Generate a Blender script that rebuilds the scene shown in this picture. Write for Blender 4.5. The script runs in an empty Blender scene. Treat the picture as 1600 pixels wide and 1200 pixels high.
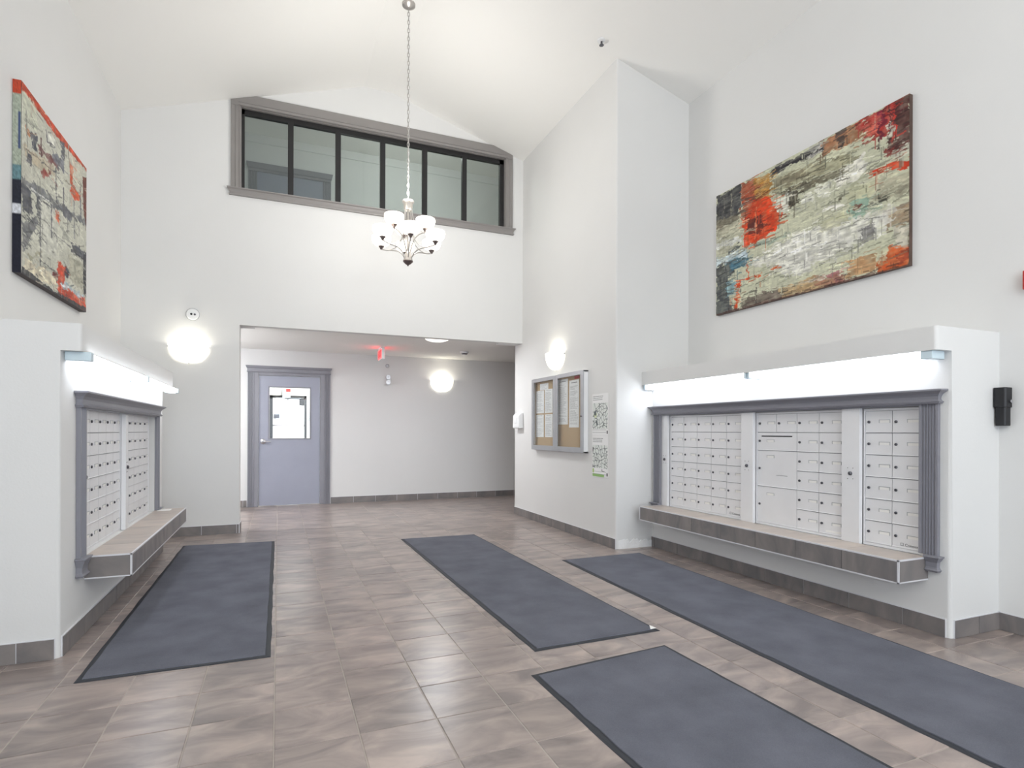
import bpy, bmesh, math, random
import numpy as np
from mathutils import Vector, Matrix, Euler

# ------------------------------------------------------------------ camera
SC = bpy.context.scene
COL = SC.collection
F, YAW, HY, ROLL, H = 889.0, 0.3897, 673.1, 0.0029, 1.25
cam_d = bpy.data.cameras.new('camera'); cam = bpy.data.objects.new('camera', cam_d); COL.objects.link(cam)
cam_d.sensor_width = 36.0; cam_d.lens = F * 36.0 / 1600.0
cam_d.shift_y = (HY - 600.0) / 1600.0
cam_d.clip_start = 0.05; cam_d.clip_end = 200
fw = Vector((math.sin(YAW), math.cos(YAW), 0)); rt = Vector((math.cos(YAW), -math.sin(YAW), 0)); up = Vector((0, 0, 1))
rt2 = rt * math.cos(ROLL) + up * math.sin(ROLL); up2 = up * math.cos(ROLL) - rt * math.sin(ROLL)
m = Matrix((rt2, up2, -fw)).transposed().to_4x4(); m.translation = Vector((0, 0, H))
cam.matrix_world = m
SC.camera = cam

# ------------------------------------------------------------------ world, daylight, exposure
SC.view_settings.view_transform = 'Standard'; SC.view_settings.look = 'None'
SC.view_settings.exposure = 0.66; SC.view_settings.gamma = 1.0; SC.view_settings.use_curve_mapping = False
W = bpy.data.worlds.new('daylight'); SC.world = W; W.use_nodes = True
W.node_tree.nodes['Background'].inputs[0].default_value = (0.86, 0.93, 1.0, 1)
W.node_tree.nodes['Background'].inputs[1].default_value = 1.3
SC.cycles.max_bounces = 10; SC.cycles.diffuse_bounces = 7; SC.cycles.glossy_bounces = 4
SC.cycles.sample_clamp_indirect = 8.0; SC.cycles.use_denoising = True

def area(name, loc, size, power, color, rot):
    d = bpy.data.lights.new(name, 'AREA'); d.shape = 'RECTANGLE'; d.size, d.size_y = size
    d.energy = power; d.color = color
    o = bpy.data.objects.new(name, d); o.location = loc; o.rotation_euler = rot; COL.objects.link(o); return o
# daylight through the entrance glazing; added fill light at the high rear window (facing +Y)
area('daylight_entrance', (1.3, -3.12, 1.28), (3.7, 2.35), 48, (0.74, 0.86, 1.0), (math.radians(90), 0, 0))
area('high_window_fill', (1.3, -3.12, 3.75), (3.5, 1.5), 60, (1.0, 0.99, 0.97), (math.radians(90), 0, 0))

# ------------------------------------------------------------------ materials
def lin(c):
    return tuple(((v / 255.0) / 12.92 if v / 255.0 <= 0.04045 else ((v / 255.0 + 0.055) / 1.055) ** 2.4) for v in c[:3])
MATS = {}
def mat(name, rgb, rough=0.6, metal=0.0, noise=0.0, nscale=8.0, bump=0.0, bscale=60.0, emit=None, estr=0.0, spec=0.5, stretch=(1, 1, 1)):
    if name in MATS: return MATS[name]
    M = bpy.data.materials.new(name); M.use_nodes = True; nt = M.node_tree; b = nt.nodes['Principled BSDF']
    c = lin(rgb) + (1,)
    b.inputs['Base Color'].default_value = c; b.inputs['Roughness'].default_value = rough; b.inputs['Metallic'].default_value = metal
    b.inputs['Specular IOR Level'].default_value = spec
    tc = nt.nodes.new('ShaderNodeNewGeometry'); mp = nt.nodes.new('ShaderNodeVectorMath'); mp.operation = 'MULTIPLY'
    mp.inputs[1].default_value = stretch; nt.links.new(tc.outputs['Position'], mp.inputs[0])
    if noise > 0:
        n = nt.nodes.new('ShaderNodeTexNoise'); n.inputs['Scale'].default_value = nscale; n.inputs['Detail'].default_value = 4
        nt.links.new(mp.outputs[0], n.inputs['Vector'])
        r = nt.nodes.new('ShaderNodeValToRGB'); r.color_ramp.elements[0].position = 0.3; r.color_ramp.elements[1].position = 0.7
        r.color_ramp.elements[0].color = tuple(v * (1 - noise) for v in c[:3]) + (1,)
        r.color_ramp.elements[1].color = tuple(min(1, v * (1 + noise)) for v in c[:3]) + (1,)
        nt.links.new(n.outputs['Fac'], r.inputs['Fac']); nt.links.new(r.outputs['Color'], b.inputs['Base Color'])
    if bump > 0:
        n2 = nt.nodes.new('ShaderNodeTexNoise'); n2.inputs['Scale'].default_value = bscale; n2.inputs['Detail'].default_value = 3
        nt.links.new(mp.outputs[0], n2.inputs['Vector'])
        bp = nt.nodes.new('ShaderNodeBump'); bp.inputs['Strength'].default_value = bump; bp.inputs['Distance'].default_value = 0.002
        nt.links.new(n2.outputs['Fac'], bp.inputs['Height']); nt.links.new(bp.outputs['Normal'], b.inputs['Normal'])
    if emit:
        b.inputs['Emission Color'].default_value = lin(emit) + (1,); b.inputs['Emission Strength'].default_value = estr
    MATS[name] = M; return M

PAINT = mat('wall_paint', (222, 222, 221), 0.75, bump=0.25, bscale=90, noise=0.012, nscale=1.5)
PAINTD = mat('hall_paint', (220, 220, 220), 0.75, bump=0.2, bscale=90, noise=0.012, nscale=1.5)
CEIL = mat('ceiling_paint', (240, 239, 236), 0.85, bump=0.2, bscale=70)
TRIMG = mat('grey_trim_paint', (134, 134, 142), 0.42, noise=0.03, nscale=5, bump=0.1, bscale=40)
TRIMW = mat('warm_grey_trim_paint', (138, 134, 132), 0.45, noise=0.03, nscale=5)
DOORG = mat('grey_door_paint', (152, 155, 170), 0.38, noise=0.03, nscale=3, bump=0.1, bscale=25)
BLACK = mat('black_window_frame', (22, 21, 23), 0.4, noise=0.1, nscale=20)
ALU = mat('mailbox_aluminium', (230, 230, 232), 0.4, 0.12, noise=0.02, nscale=6, bump=0.08, bscale=300)
ALUD = mat('mailbox_joint', (120, 120, 126), 0.5, 0.3, noise=0.05, nscale=10)
ALUF = mat('notice_frame_aluminium', (176, 178, 182), 0.35, 0.5, noise=0.03, nscale=10)
CHROME = mat('chrome', (200, 200, 205), 0.2, 0.9, noise=0.02, nscale=30)
LOCKM = mat('dark_lock_metal', (92, 92, 98), 0.3, 0.7, noise=0.05, nscale=60)
WHITEP = mat('white_plastic', (236, 237, 238), 0.4, noise=0.01, nscale=10)
ENDCAP = mat('pale_lamp_end_cap', (205, 222, 230), 0.4, noise=0.01, nscale=10)
PAPER = mat('paper', (240, 239, 236), 0.8, noise=0.015, nscale=20)
CORK = mat('cork', (188, 160, 124), 0.9, noise=0.06, nscale=60, bump=0.3, bscale=250)
BLACKP = mat('black_plastic', (24, 24, 28), 0.45, noise=0.1, nscale=20)
REDP = mat('red_plastic', (190, 40, 36), 0.4, noise=0.03, nscale=20)
RUBBER = mat('mat_rubber_border', (44, 47, 54), 0.65, noise=0.08, nscale=30, bump=0.2, bscale=200)
GROUT = mat('grout', (176, 168, 160), 0.85, noise=0.06, nscale=15)
GROUTW = mat('pale_grout_edge', (216, 216, 220), 0.6, noise=0.04, nscale=15)
PLASTER = mat('bare_plaster', (238, 238, 238), 0.9, noise=0.06, nscale=18, bump=0.8, bscale=60)
NICKEL = mat('brushed_nickel', (186, 182, 178), 0.32, 0.8, noise=0.04, nscale=30)
NICKD = mat('dark_nickel', (120, 108, 106), 0.35, 0.7, noise=0.05, nscale=30)
SHADE = mat('lit_shade_glass', (250, 248, 240), 0.5, noise=0.01, nscale=10, emit=(255, 249, 240), estr=1.25)
SCON = mat('lit_sconce_glass', (250, 248, 238), 0.5, noise=0.01, nscale=10, emit=(255, 250, 232), estr=0.9)
TUBE = mat('lit_diffuser', (250, 252, 255), 0.5, noise=0.005, nscale=10, emit=(242, 247, 255), estr=5.0)
EXITM = mat('lit_exit_face', (235, 90, 90), 0.5, noise=0.01, nscale=10, emit=(255, 70, 75), estr=1.6)
EXITL = mat('lit_exit_letters', (255, 30, 30), 0.5, noise=0.01, nscale=10, emit=(255, 20, 20), estr=3.5)
INK = mat('dark_ink', (90, 90, 95), 0.8, noise=0.02, nscale=50)

def tile_mat(name, a, b_, c_, rough):
    M = bpy.data.materials.new(name); M.use_nodes = True; nt = M.node_tree; b = nt.nodes['Principled BSDF']; L = nt.links.new
    tc = nt.nodes.new('ShaderNodeTexCoord'); oi = nt.nodes.new('ShaderNodeObjectInfo')
    mul = nt.nodes.new('ShaderNodeMath'); mul.operation = 'MULTIPLY'; mul.inputs[1].default_value = 37.0; L(oi.outputs['Random'], mul.inputs[0])
    add = nt.nodes.new('ShaderNodeVectorMath'); add.operation = 'ADD'; L(tc.outputs['Object'], add.inputs[0]); L(mul.outputs[0], add.inputs[1])
    sc = nt.nodes.new('ShaderNodeVectorMath'); sc.operation = 'MULTIPLY'; sc.inputs[1].default_value = (1.0, 2.2, 1.0); L(add.outputs[0], sc.inputs[0])
    n = nt.nodes.new('ShaderNodeTexNoise'); n.inputs['Scale'].default_value = 3.2; n.inputs['Detail'].default_value = 6; n.inputs['Roughness'].default_value = 0.55; n.inputs['Distortion'].default_value = 0.8
    L(sc.outputs[0], n.inputs['Vector'])
    r = nt.nodes.new('ShaderNodeValToRGB'); e = r.color_ramp.elements
    e[0].position = 0.30; e[0].color = lin(a) + (1,); e[1].position = 0.72; e[1].color = lin(b_) + (1,)
    k = e.new(0.5); k.color = lin(c_) + (1,); L(n.outputs['Fac'], r.inputs['Fac'])
    hsv = nt.nodes.new('ShaderNodeHueSaturation'); mr = nt.nodes.new('ShaderNodeMapRange'); mr.inputs[3].default_value = 0.92; mr.inputs[4].default_value = 1.07
    L(oi.outputs['Random'], mr.inputs[0]); L(mr.outputs[0], hsv.inputs['Value']); L(r.outputs['Color'], hsv.inputs['Color']); L(hsv.outputs['Color'], b.inputs['Base Color'])
    b.inputs['Roughness'].default_value = rough; b.inputs['Specular IOR Level'].default_value = 0.5
    n2 = nt.nodes.new('ShaderNodeTexNoise'); n2.inputs['Scale'].default_value = 9; L(add.outputs[0], n2.inputs['Vector'])
    bp = nt.nodes.new('ShaderNodeBump'); bp.inputs['Strength'].default_value = 0.15; bp.inputs['Distance'].default_value = 0.004
    L(n2.outputs['Fac'], bp.inputs['Height']); L(bp.outputs['Normal'], b.inputs['Normal'])
    MATS[name] = M; return M
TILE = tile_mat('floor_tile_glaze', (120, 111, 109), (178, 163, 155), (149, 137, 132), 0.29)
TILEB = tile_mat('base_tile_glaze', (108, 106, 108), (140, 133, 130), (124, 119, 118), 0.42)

def carpet_mat():
    M = bpy.data.materials.new('mat_carpet'); M.use_nodes = True; nt = M.node_tree; b = nt.nodes['Principled BSDF']; L = nt.links.new
    g = nt.nodes.new('ShaderNodeNewGeometry')
    n = nt.nodes.new('ShaderNodeTexNoise'); n.inputs['Scale'].default_value = 4; n.inputs['Detail'].default_value = 5; L(g.outputs['Position'], n.inputs['Vector'])
    n2 = nt.nodes.new('ShaderNodeTexNoise'); n2.inputs['Scale'].default_value = 260; n2.inputs['Detail'].default_value = 2; L(g.outputs['Position'], n2.inputs['Vector'])
    mx = nt.nodes.new('ShaderNodeMath'); mx.operation = 'MULTIPLY_ADD'; mx.inputs[1].default_value = 0.6; L(n2.outputs['Fac'], mx.inputs[0]); L(n.outputs['Fac'], mx.inputs[2])
    r = nt.nodes.new('ShaderNodeValToRGB'); e = r.color_ramp.elements
    e[0].position = 0.35; e[0].color = lin((84, 86, 94)) + (1,); e[1].position = 1.0; e[1].color = lin((108, 110, 120)) + (1,)
    L(mx.outputs[0], r.inputs['Fac']); L(r.outputs['Color'], b.inputs['Base Color']); b.inputs['Roughness'].default_value = 0.95
    b.inputs['Specular IOR Level'].default_value = 0.15
    bp = nt.nodes.new('ShaderNodeBump'); bp.inputs['Strength'].default_value = 0.5; bp.inputs['Distance'].default_value = 0.003
    L(n2.outputs['Fac'], bp.inputs['Height']); L(bp.outputs['Normal'], b.inputs['Normal'])
    return M
CARPET = carpet_mat()

def glass_mat(name, refl, tint):
    M = bpy.data.materials.new(name); M.use_nodes = True; nt = M.node_tree; nt.nodes.remove(nt.nodes['Principled BSDF']); L = nt.links.new
    out = nt.nodes['Material Output']; t = nt.nodes.new('ShaderNodeBsdfTransparent'); t.inputs[0].default_value = tint + (1,)
    g = nt.nodes.new('ShaderNodeBsdfGlossy'); g.inputs['Roughness'].default_value = 0.02
    lw = nt.nodes.new('ShaderNodeLayerWeight'); pw = nt.nodes.new('ShaderNodeMath'); pw.operation = 'POWER'; pw.inputs[1].default_value = 4.0
    L(lw.outputs['Facing'], pw.inputs[0]); fr = nt.nodes.new('ShaderNodeMath'); fr.operation = 'MULTIPLY_ADD'; fr.inputs[1].default_value = 0.6; fr.inputs[2].default_value = refl
    L(pw.outputs[0], fr.inputs[0])
    mx = nt.nodes.new('ShaderNodeMixShader'); L(fr.outputs[0], mx.inputs[0]); L(t.outputs[0], mx.inputs[1]); L(g.outputs[0], mx.inputs[2]); L(mx.outputs[0], out.inputs[0])
    return M
GLASS = glass_mat('window_glass', 0.05, (0.80, 0.83, 0.82))
GLASSC = glass_mat('clear_glass', 0.02, (0.97, 0.98, 0.98))

def print_mat():
    M = bpy.data.materials.new('printed_colour'); M.use_nodes = True; nt = M.node_tree; b = nt.nodes['Principled BSDF']; L = nt.links.new
    a = nt.nodes.new('ShaderNodeAttribute'); a.attribute_name = 'Col'
    n = nt.nodes.new('ShaderNodeTexNoise'); n.inputs['Scale'].default_value = 45; n.inputs['Detail'].default_value = 4
    tc = nt.nodes.new('ShaderNodeTexCoord'); L(tc.outputs['Object'], n.inputs['Vector'])
    bp = nt.nodes.new('ShaderNodeBump'); bp.inputs['Strength'].default_value = 0.25; bp.inputs['Distance'].default_value = 0.003
    L(n.outputs['Fac'], bp.inputs['Height']); L(bp.outputs['Normal'], b.inputs['Normal'])
    L(a.outputs['Color'], b.inputs['Base Color']); b.inputs['Roughness'].default_value = 0.6; b.inputs['Specular IOR Level'].default_value = 0.3
    return M
PRINT = print_mat()

# ------------------------------------------------------------------ geometry helpers
WORLD = {}
class G:
    def __init__(s): s.v = []; s.f = []; s.smooth = False
    def add(s, vs, fs):
        n = len(s.v); s.v += [tuple(v) for v in vs]; s.f += [tuple(n + i for i in f) for f in fs]; return s
    def box(s, x0, x1, y0, y1, z0, z1):
        return s.add([(x0, y0, z0), (x1, y0, z0), (x1, y1, z0), (x0, y1, z0), (x0, y0, z1), (x1, y0, z1), (x1, y1, z1), (x0, y1, z1)],
                     [(0, 3, 2, 1), (4, 5, 6, 7), (0, 1, 5, 4), (1, 2, 6, 5), (2, 3, 7, 6), (3, 0, 4, 7)])
    def prism(s, pts, axis, a, b):
        # pts in the two other axes, in cyclic order of axes: x->(y,z)  y->(x,z)  z->(x,y)
        def P(p, t):
            return {'x': (t, p[0], p[1]), 'y': (p[0], t, p[1]), 'z': (p[0], p[1], t)}[axis]
        n = len(pts)
        return s.add([P(p, a) for p in pts] + [P(p, b) for p in pts],
                     [tuple(range(n - 1, -1, -1)), tuple(range(n, 2 * n))] + [(i, (i + 1) % n, n + (i + 1) % n, n + i) for i in range(n)])
    def rings(s, x0, x1, y0, y1, levels, ex=(1, 1, 1, 1)):
        vs = []
        for z, o in levels:
            a, b, c, d = x0 - o * ex[0], x1 + o * ex[1], y0 - o * ex[2], y1 + o * ex[3]
            vs += [(a, c, z), (b, c, z), (b, d, z), (a, d, z)]
        n = len(levels); fs = [(0, 3, 2, 1), (4 * n - 4, 4 * n - 3, 4 * n - 2, 4 * n - 1)]
        for k in range(n - 1):
            for i in range(4): fs.append((4 * k + i, 4 * k + (i + 1) % 4, 4 * k + 4 + (i + 1) % 4, 4 * k + 4 + i))
        return s.add(vs, fs)
    def lathe(s, prof, seg=16, c=(0, 0, 0), axis='z', a0=0.0, a1=2 * math.pi):
        full = abs(a1 - a0 - 2 * math.pi) < 1e-6; m_ = seg if full else seg + 1; vs = []
        for r, t in prof:
            for i in range(m_):
                a = a0 + (a1 - a0) * i / seg; u, w = r * math.cos(a), r * math.sin(a)
                p = {'z': (u, w, t), 'y': (u, t, w), 'x': (t, u, w)}[axis]
                vs.append((c[0] + p[0], c[1] + p[1], c[2] + p[2]))
        fs = []
        for k in range(len(prof) - 1):
            for i in range(seg):
                j = (i + 1) % m_; fs.append((k * m_ + i, k * m_ + j, (k + 1) * m_ + j, (k + 1) * m_ + i))
        if full:
            if prof[0][0] > 1e-6: fs.append(tuple(range(m_ - 1, -1, -1)))
            if prof[-1][0] > 1e-6: fs.append(tuple((len(prof) - 1) * m_ + i for i in range(m_)))
        return s.add(vs, fs)
    def tube(s, path, r, seg=8, closed=False):
        P = [Vector(p) for p in path]; n = len(P); vs = []
        for i, p in enumerate(P):
            if closed: d = P[(i + 1) % n] - P[i - 1]
            else: d = P[min(i + 1, n - 1)] - P[max(i - 1, 0)]
            d.normalize(); q = d.to_track_quat('Z', 'Y'); rr = r[i] if isinstance(r, (list, tuple)) else r
            for k in range(seg):
                a = 2 * math.pi * k / seg; vs.append(tuple(p + q @ Vector((rr * math.cos(a), rr * math.sin(a), 0))))
        fs = []
        for i in range(n if closed else n - 1):
            for k in range(seg):
                a, b = i * seg, ((i + 1) % n) * seg; fs.append((a + k, a + (k + 1) % seg, b + (k + 1) % seg, b + k))
        if not closed: fs += [tuple(range(seg - 1, -1, -1)), tuple((n - 1) * seg + k for k in range(seg))]
        return s.add(vs, fs)
    def mesh(s, name, material, off=(0, 0, 0)):
        me = bpy.data.meshes.new(name); me.from_pydata([(a - off[0], b - off[1], c - off[2]) for a, b, c in s.v], [], s.f)
        bm = bmesh.new(); bm.from_mesh(me); bmesh.ops.remove_doubles(bm, verts=bm.verts, dist=1e-6)
        bmesh.ops.recalc_face_normals(bm, faces=bm.faces); bm.to_mesh(me); bm.free()
        if s.smooth:
            me.shade_smooth()
            for e in me.edges: pass
        if material: me.materials.append(material)
        return me

def tag(o, label=None, cat=None, group=None, kind=None):
    if label: o['label'] = label
    if cat: o['category'] = cat
    if group: o['group'] = group
    if kind: o['kind'] = kind
    return o
def thing(name, label, cat, loc=(0, 0, 0), rz=0.0, group=None, kind=None):
    o = bpy.data.objects.new(name, None); o.location = loc; o.rotation_euler = (0, 0, rz); o.empty_display_size = 0.1
    COL.objects.link(o); WORLD[o.name] = Vector(loc); return tag(o, label, cat, group, kind)
def part(name, g, material, parent=None, local=False, loc=(0, 0, 0), bevel=0.0, smooth=False, me=None):
    """g in world coordinates unless local; the object hangs on its parent"""
    base = Vector((0, 0, 0))
    if parent is not None and not local: base = WORLD[parent.name]
    if me is None:
        g.smooth = smooth
        me = g.mesh(name, material, base)
    o = bpy.data.objects.new(name, me); COL.objects.link(o); o.location = loc
    WORLD[o.name] = base + Vector(loc)
    if parent is not None: o.parent = parent
    if bevel:
        b = o.modifiers.new('bevel', 'BEVEL'); b.width = bevel; b.segments = 2; b.limit_method = 'ANGLE'
    if smooth:
        e = o.modifiers.new('split', 'EDGE_SPLIT'); e.split_angle = math.radians(40)
    return o
def single(name, g, material, label, cat, base, group=None, **k):
    """a thing made of one mesh; origin at base"""
    me = None; g.smooth = k.get('smooth', False); me = g.mesh(name, material, base)
    o = part(name, None, None, me=me, loc=base, bevel=k.get('bevel', 0), smooth=k.get('smooth', False))
    return tag(o, label, cat, group)
def struct(name, g, material, bevel=0.0, parent=None):
    o = part(name, g, material, parent, bevel=bevel)
    if parent is None: o['kind'] = 'structure'
    return o
def copy_tree(o, parent=None):
    c = o.copy(); COL.objects.link(c); c.parent = parent; WORLD[c.name] = WORLD.get(o.name, Vector((0, 0, 0)))
    for ch in o.children: copy_tree(ch, c)
    return c
def text_mesh(txt, size, extrude=0.001):
    cu = bpy.data.curves.new('lettering', 'FONT'); cu.body = txt; cu.size = size; cu.extrude = extrude; cu.align_x = 'CENTER'; cu.align_y = 'CENTER'
    t = bpy.data.objects.new('lettering_tmp', cu); COL.objects.link(t)
    dg = bpy.context.evaluated_depsgraph_get(); me = bpy.data.meshes.new_from_object(t.evaluated_get(dg))
    bpy.data.objects.remove(t); return me
def proj(p):
    d = Vector(p) - Vector((0, 0, H)); f = d.dot(fw)
    if f < 0.05: return None
    return 800 + d.dot(rt2) / f * F, HY - d.dot(up2) / f * F

# ------------------------------------------------------------------ room dimensions (metres)
XL, XR, YH, YB = -1.654, 4.24, 7.64, 10.16
XP, YP, YPE = 3.30, 5.14, 7.93              # projecting wall
XM, YE, XMB, ZB, ZBB = 3.76, 2.17, 3.62, 1.885, 1.742
XLM, YF, YN, XLB, ZLB, ZLBB = -1.103, 3.815, 6.78, -1.008, 1.836, 1.685
XJ, ZS, ZHC = -0.4376, 2.525, 2.57
YR = -3.2                                    # rear wall

# floor ------------------------------------------------------------
floor = struct('floor', G().box(-2.6, 6.6, YR - 0.1, YB + 2.6, -0.12, -0.003), GROUT)
P = 0.3267; T = P - 0.0045; ch = 0.0025
tg = G(); h2 = T / 2
tg.rings(-h2 + ch, h2 - ch, -h2 + ch, h2 - ch, [(-0.02, ch), (-0.0025, ch), (0.0, 0.0)])
tile_me = tg.mesh('tile', TILE)
cells = []
x_0, y_0 = -0.0135, 3.06
for i in range(-8, 21):
    for j in range(-20, 24):
        cx, cy = x_0 + (i + 0.5) * P, y_0 + (j + 0.5) * P
        if cy < YR or cy > YB + 0.1 or cx < -2.5 or cx > 6.5: continue
        if cy < YH + 0.1 and (cx < XL - 0.15 or cx > XR + 0.15): continue
        if XP + 0.2 < cx and YP + 0.2 < cy < YPE - 0.2: continue
        q = proj((cx, cy, 0)); vis = q is not None and -90 < q[0] < 1690 and q[1] < 1290
        cells.append((not vis, cy * math.cos(YAW) + cx * math.sin(YAW), cx, cy))
cells.sort()
rest = G()
for k, (nv, d, cx, cy) in enumerate(cells):
    if k < 300:
        t = part('floor_tile', None, None, floor, local=True, me=tile_me, loc=(cx, cy, random.Random(k).uniform(-0.0004, 0.0004)))
    else:
        a = h2 - ch
        rest.rings(cx - a, cx + a, cy - a, cy + a, [(-0.02, ch), (-0.0025, ch), (0.0, 0.0)])
tag(struct('floor_tile', rest, TILE, parent=floor), kind='stuff')

# ceiling (gable, ridge runs in depth) -------------------------------
def zroof(x): return min(4.867 + 0.331 * (x - XL), 5.755, 4.907 + 0.3 * (XR - x))
prof = [(XL - 0.2, zroof(XL - 0.2)), (1.03, 5.755), (1.41, 5.755), (XR + 0.2, zroof(XR + 0.2)), (XR + 0.2, 6.3), (XL - 0.2, 6.3)]
struct('ceiling', G().prism(prof, 'y', YR - 0.15, YH), CEIL)

# walls --------------------------------------------------------------
struct('wall_left', G().box(XL - 0.2, XL, YR - 0.15, YH + 0.25, 0, 5.2), PAINT)
struct('wall_right', G().box(XR, XR + 0.2, YR - 0.15, YP, 0, 5.3), PAINT)

def solid(g, material, name, bev_edges=None, w=0.02, cut=None):
    me = g.mesh(name, material)
    bm = bmesh.new(); bm.from_mesh(me)
    if bev_edges:
        es = [e for e in bm.edges if bev_edges(e.verts[0].co, e.verts[1].co)]
        bmesh.ops.bevel(bm, geom=es, offset=w, segments=5, affect='EDGES', profile=0.5)
    for f in bm.faces: f.smooth = False
    bm.to_mesh(me); bm.free()
    o = bpy.data.objects.new(name, me); COL.objects.link(o); WORLD[o.name] = Vector((0, 0, 0)); o['kind'] = 'structure'
    if cut:
        c = bpy.data.objects.new('cutter', cut.mesh('cutter', material)); COL.objects.link(c)
        md = o.modifiers.new('cut', 'BOOLEAN'); md.operation = 'DIFFERENCE'; md.object = c; md.solver = 'EXACT'
        dg = bpy.context.evaluated_depsgraph_get(); nm = bpy.data.meshes.new_from_object(o.evaluated_get(dg))
        o.modifiers.clear(); o.data = nm; bpy.data.objects.remove(c)
    return o
vert = lambda a, b: abs(a.z - b.z) > 0.05 and abs(a.x - b.x) < 1e-4 and abs(a.y - b.y) < 1e-4
# projecting wall between notice board corner and alcove
solid(G().box(XP, XR + 0.2, YP, YPE, 0, 5.45), PAINT, 'wall_projecting', lambda a, b: vert(a, b) and a.x < XP + 0.01 and a.y < YP + 0.01, 0.018)
# mailbox enclosures: thick low walls with an overhanging lamp soffit
pr = [(XM, 0), (XR, 0), (XR, ZB), (XMB, ZB), (XMB, ZBB), (XM, ZBB)]
solid(G().prism(pr, 'y', YE, YP), PAINT, 'wall_right_enclosure',
      lambda a, b: vert(a, b) and a.y < YE + 0.01 and a.x < XM + 0.01, 0.022, cut=G().box(XM - 0.05, XM + 0.10, 2.345, 4.975, 0.462, 1.425))
pl = [(XLM, 0), (XLM, ZLBB), (XLB, ZLBB), (XLB, ZLB), (XL, ZLB), (XL, 0)]
solid(G().prism(pl, 'y', YF, YN), PAINT, 'wall_left_enclosure',
      lambda a, b: vert(a, b) and a.x > XLM - 0.01, 0.02, cut=G().box(XLM - 0.10, XLM + 0.05, 4.19, 6.38, 0.462, 1.385))
# rough plaster where the base tiles are missing, at the foot of the projecting wall
g = G(); rnd = random.Random(5); pts = []
for i in range(19):
    x = XP + 0.03 + 0.43 * i / 18; pts.append((x, 0.085 + rnd.uniform(-0.025, 0.02)))
g.prism([(XP + 0.03, 0.0)] + pts + [(XP + 0.46, 0.0)], 'y', YP - 0.007, YP + 0.002)
struct('trim_1', g, PLASTER)

# header wall with the high interior window
WX0, WX1, WZ0, WZ1 = -0.435, 3.025, 4.17, 5.18
g = G()
y0, y1 = YH, YH + 0.12
g.box(XL - 0.2, XP, y0, y1, ZS, WZ0); g.box(XL - 0.2, WX0, y0, y1, WZ0, WZ1); g.box(WX1, 5.3, y0, y1, WZ0, WZ1)
g.box(XL - 0.9, 5.3, y0, y1, WZ1, 6.4)
g.box(XL - 0.2, XJ, y0, YH + 0.25, 0, ZS)
g.box(XJ, XJ + 0.165, YH + 0.12, YH + 0.25, ZS, ZHC + 0.02); g.box(2.985, XP, YH + 0.12, YH + 0.25, ZS, ZHC + 0.02)
struct('wall_back', g, PAINT)

# hallway behind ------------------------------------------------------
DX0, DX1, DZ = -0.318, 0.684, 2.185
g = G(); g.box(-2.6, DX0, YB, YB + 0.15, 0, 6.4); g.box(DX1, 6.6, YB, YB + 0.15, 0, 6.4); g.box(DX0, DX1, YB, YB + 0.15, DZ, 6.4)
struct('wall_hallway', g, PAINTD)
g = G().box(-2.6, 6.6, YH + 0.12, YB, ZHC, 3.27)
struct('ceiling_hallway', g, CEIL)
struct('wall_hallway_left', G().box(-2.6, -2.45, YH, YB, 0, 6.4), PAINTD)
struct('wall_hallway_right', G().box(6.45, 6.6, YH - 0.3, YB, 0, 6.4), mat('tan_paint', (160, 146, 128), 0.8, noise=0.02, nscale=3))
struct('wall_hallway_front', G().box(XP, 6.6, YPE - 0.01, YPE + 0.0, 0, ZHC), PAINTD)
struct('wall_upper_front', G().box(4.4, 6.6, YH, YH + 0.12, ZHC, 6.4), PAINTD)
struct('ceiling_upper_hallway', G().box(-2.6, 6.6, YH + 0.12, YB, 6.07, 6.4), CEIL)
# unseen opal dome added to light the upper hallway behind the glass
t = thing('ceiling_light', 'added unseen round opal ceiling lamp lighting the upper hallway behind the high window', 'lamp', (2.0, 8.6, 6.07))
part('diffuser', G().lathe([(0.001, -0.1), (0.1, -0.085), (0.17, -0.02), (0.17, 0)], 20), SHADE, t, local=True, smooth=True)
l = bpy.data.lights.new('upper_hallway_fill', 'POINT'); l.energy = 22; l.color = (0.95, 1.0, 0.95); l.shadow_soft_size = 0.15
lo = bpy.data.objects.new('upper_hallway_fill', l); COL.objects.link(lo); lo.parent = t; lo.location = (0, 0, -0.35)

# rear wall behind the camera with entrance glazing and a high window
g = G(); a, b_ = YR - 0.15, YR
g.box(XL - 0.2, -0.6, a, b_, 0, 6.2); g.box(3.2, XR + 0.2, a, b_, 0, 6.2)
g.box(-0.6, 3.2, a, b_, 2.5, 3.0); g.box(-0.6, 3.2, a, b_, 4.5, 6.2)
struct('wall_rear', g, PAINT)
def glazing(name, x0, x1, z0, z1, n, yc, kind_name):
    o = thing(name, None, None, (x0, yc, z0), kind='structure')
    gg = G(); gg.box(x0, x1, yc - 0.03, yc + 0.03, z0, z0 + 0.06); gg.box(x0, x1, yc - 0.03, yc + 0.03, z1 - 0.06, z1)
    for k in range(n + 1):
        x = x0 + (x1 - x0) * k / n; gg.box(max(x0, x - 0.03), min(x1, x + 0.03), yc - 0.03, yc + 0.03, z0, z1)
    part('window_frame', gg, BLACK, o)
    for k in range(n):
        xa, xb = x0 + (x1 - x0) * k / n + 0.03, x0 + (x1 - x0) * (k + 1) / n - 0.03
        part('pane', G().box(xa, xb, yc - 0.003, yc + 0.003, z0 + 0.06, z1 - 0.06), GLASSC, o)
    return o
glazing('window_3', -0.6, 3.2, 0.0, 2.5, 4, YR - 0.08, 'entrance')
glazing('window_4', -0.6, 3.2, 3.0, 4.5, 4, YR - 0.08, 'high')

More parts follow.
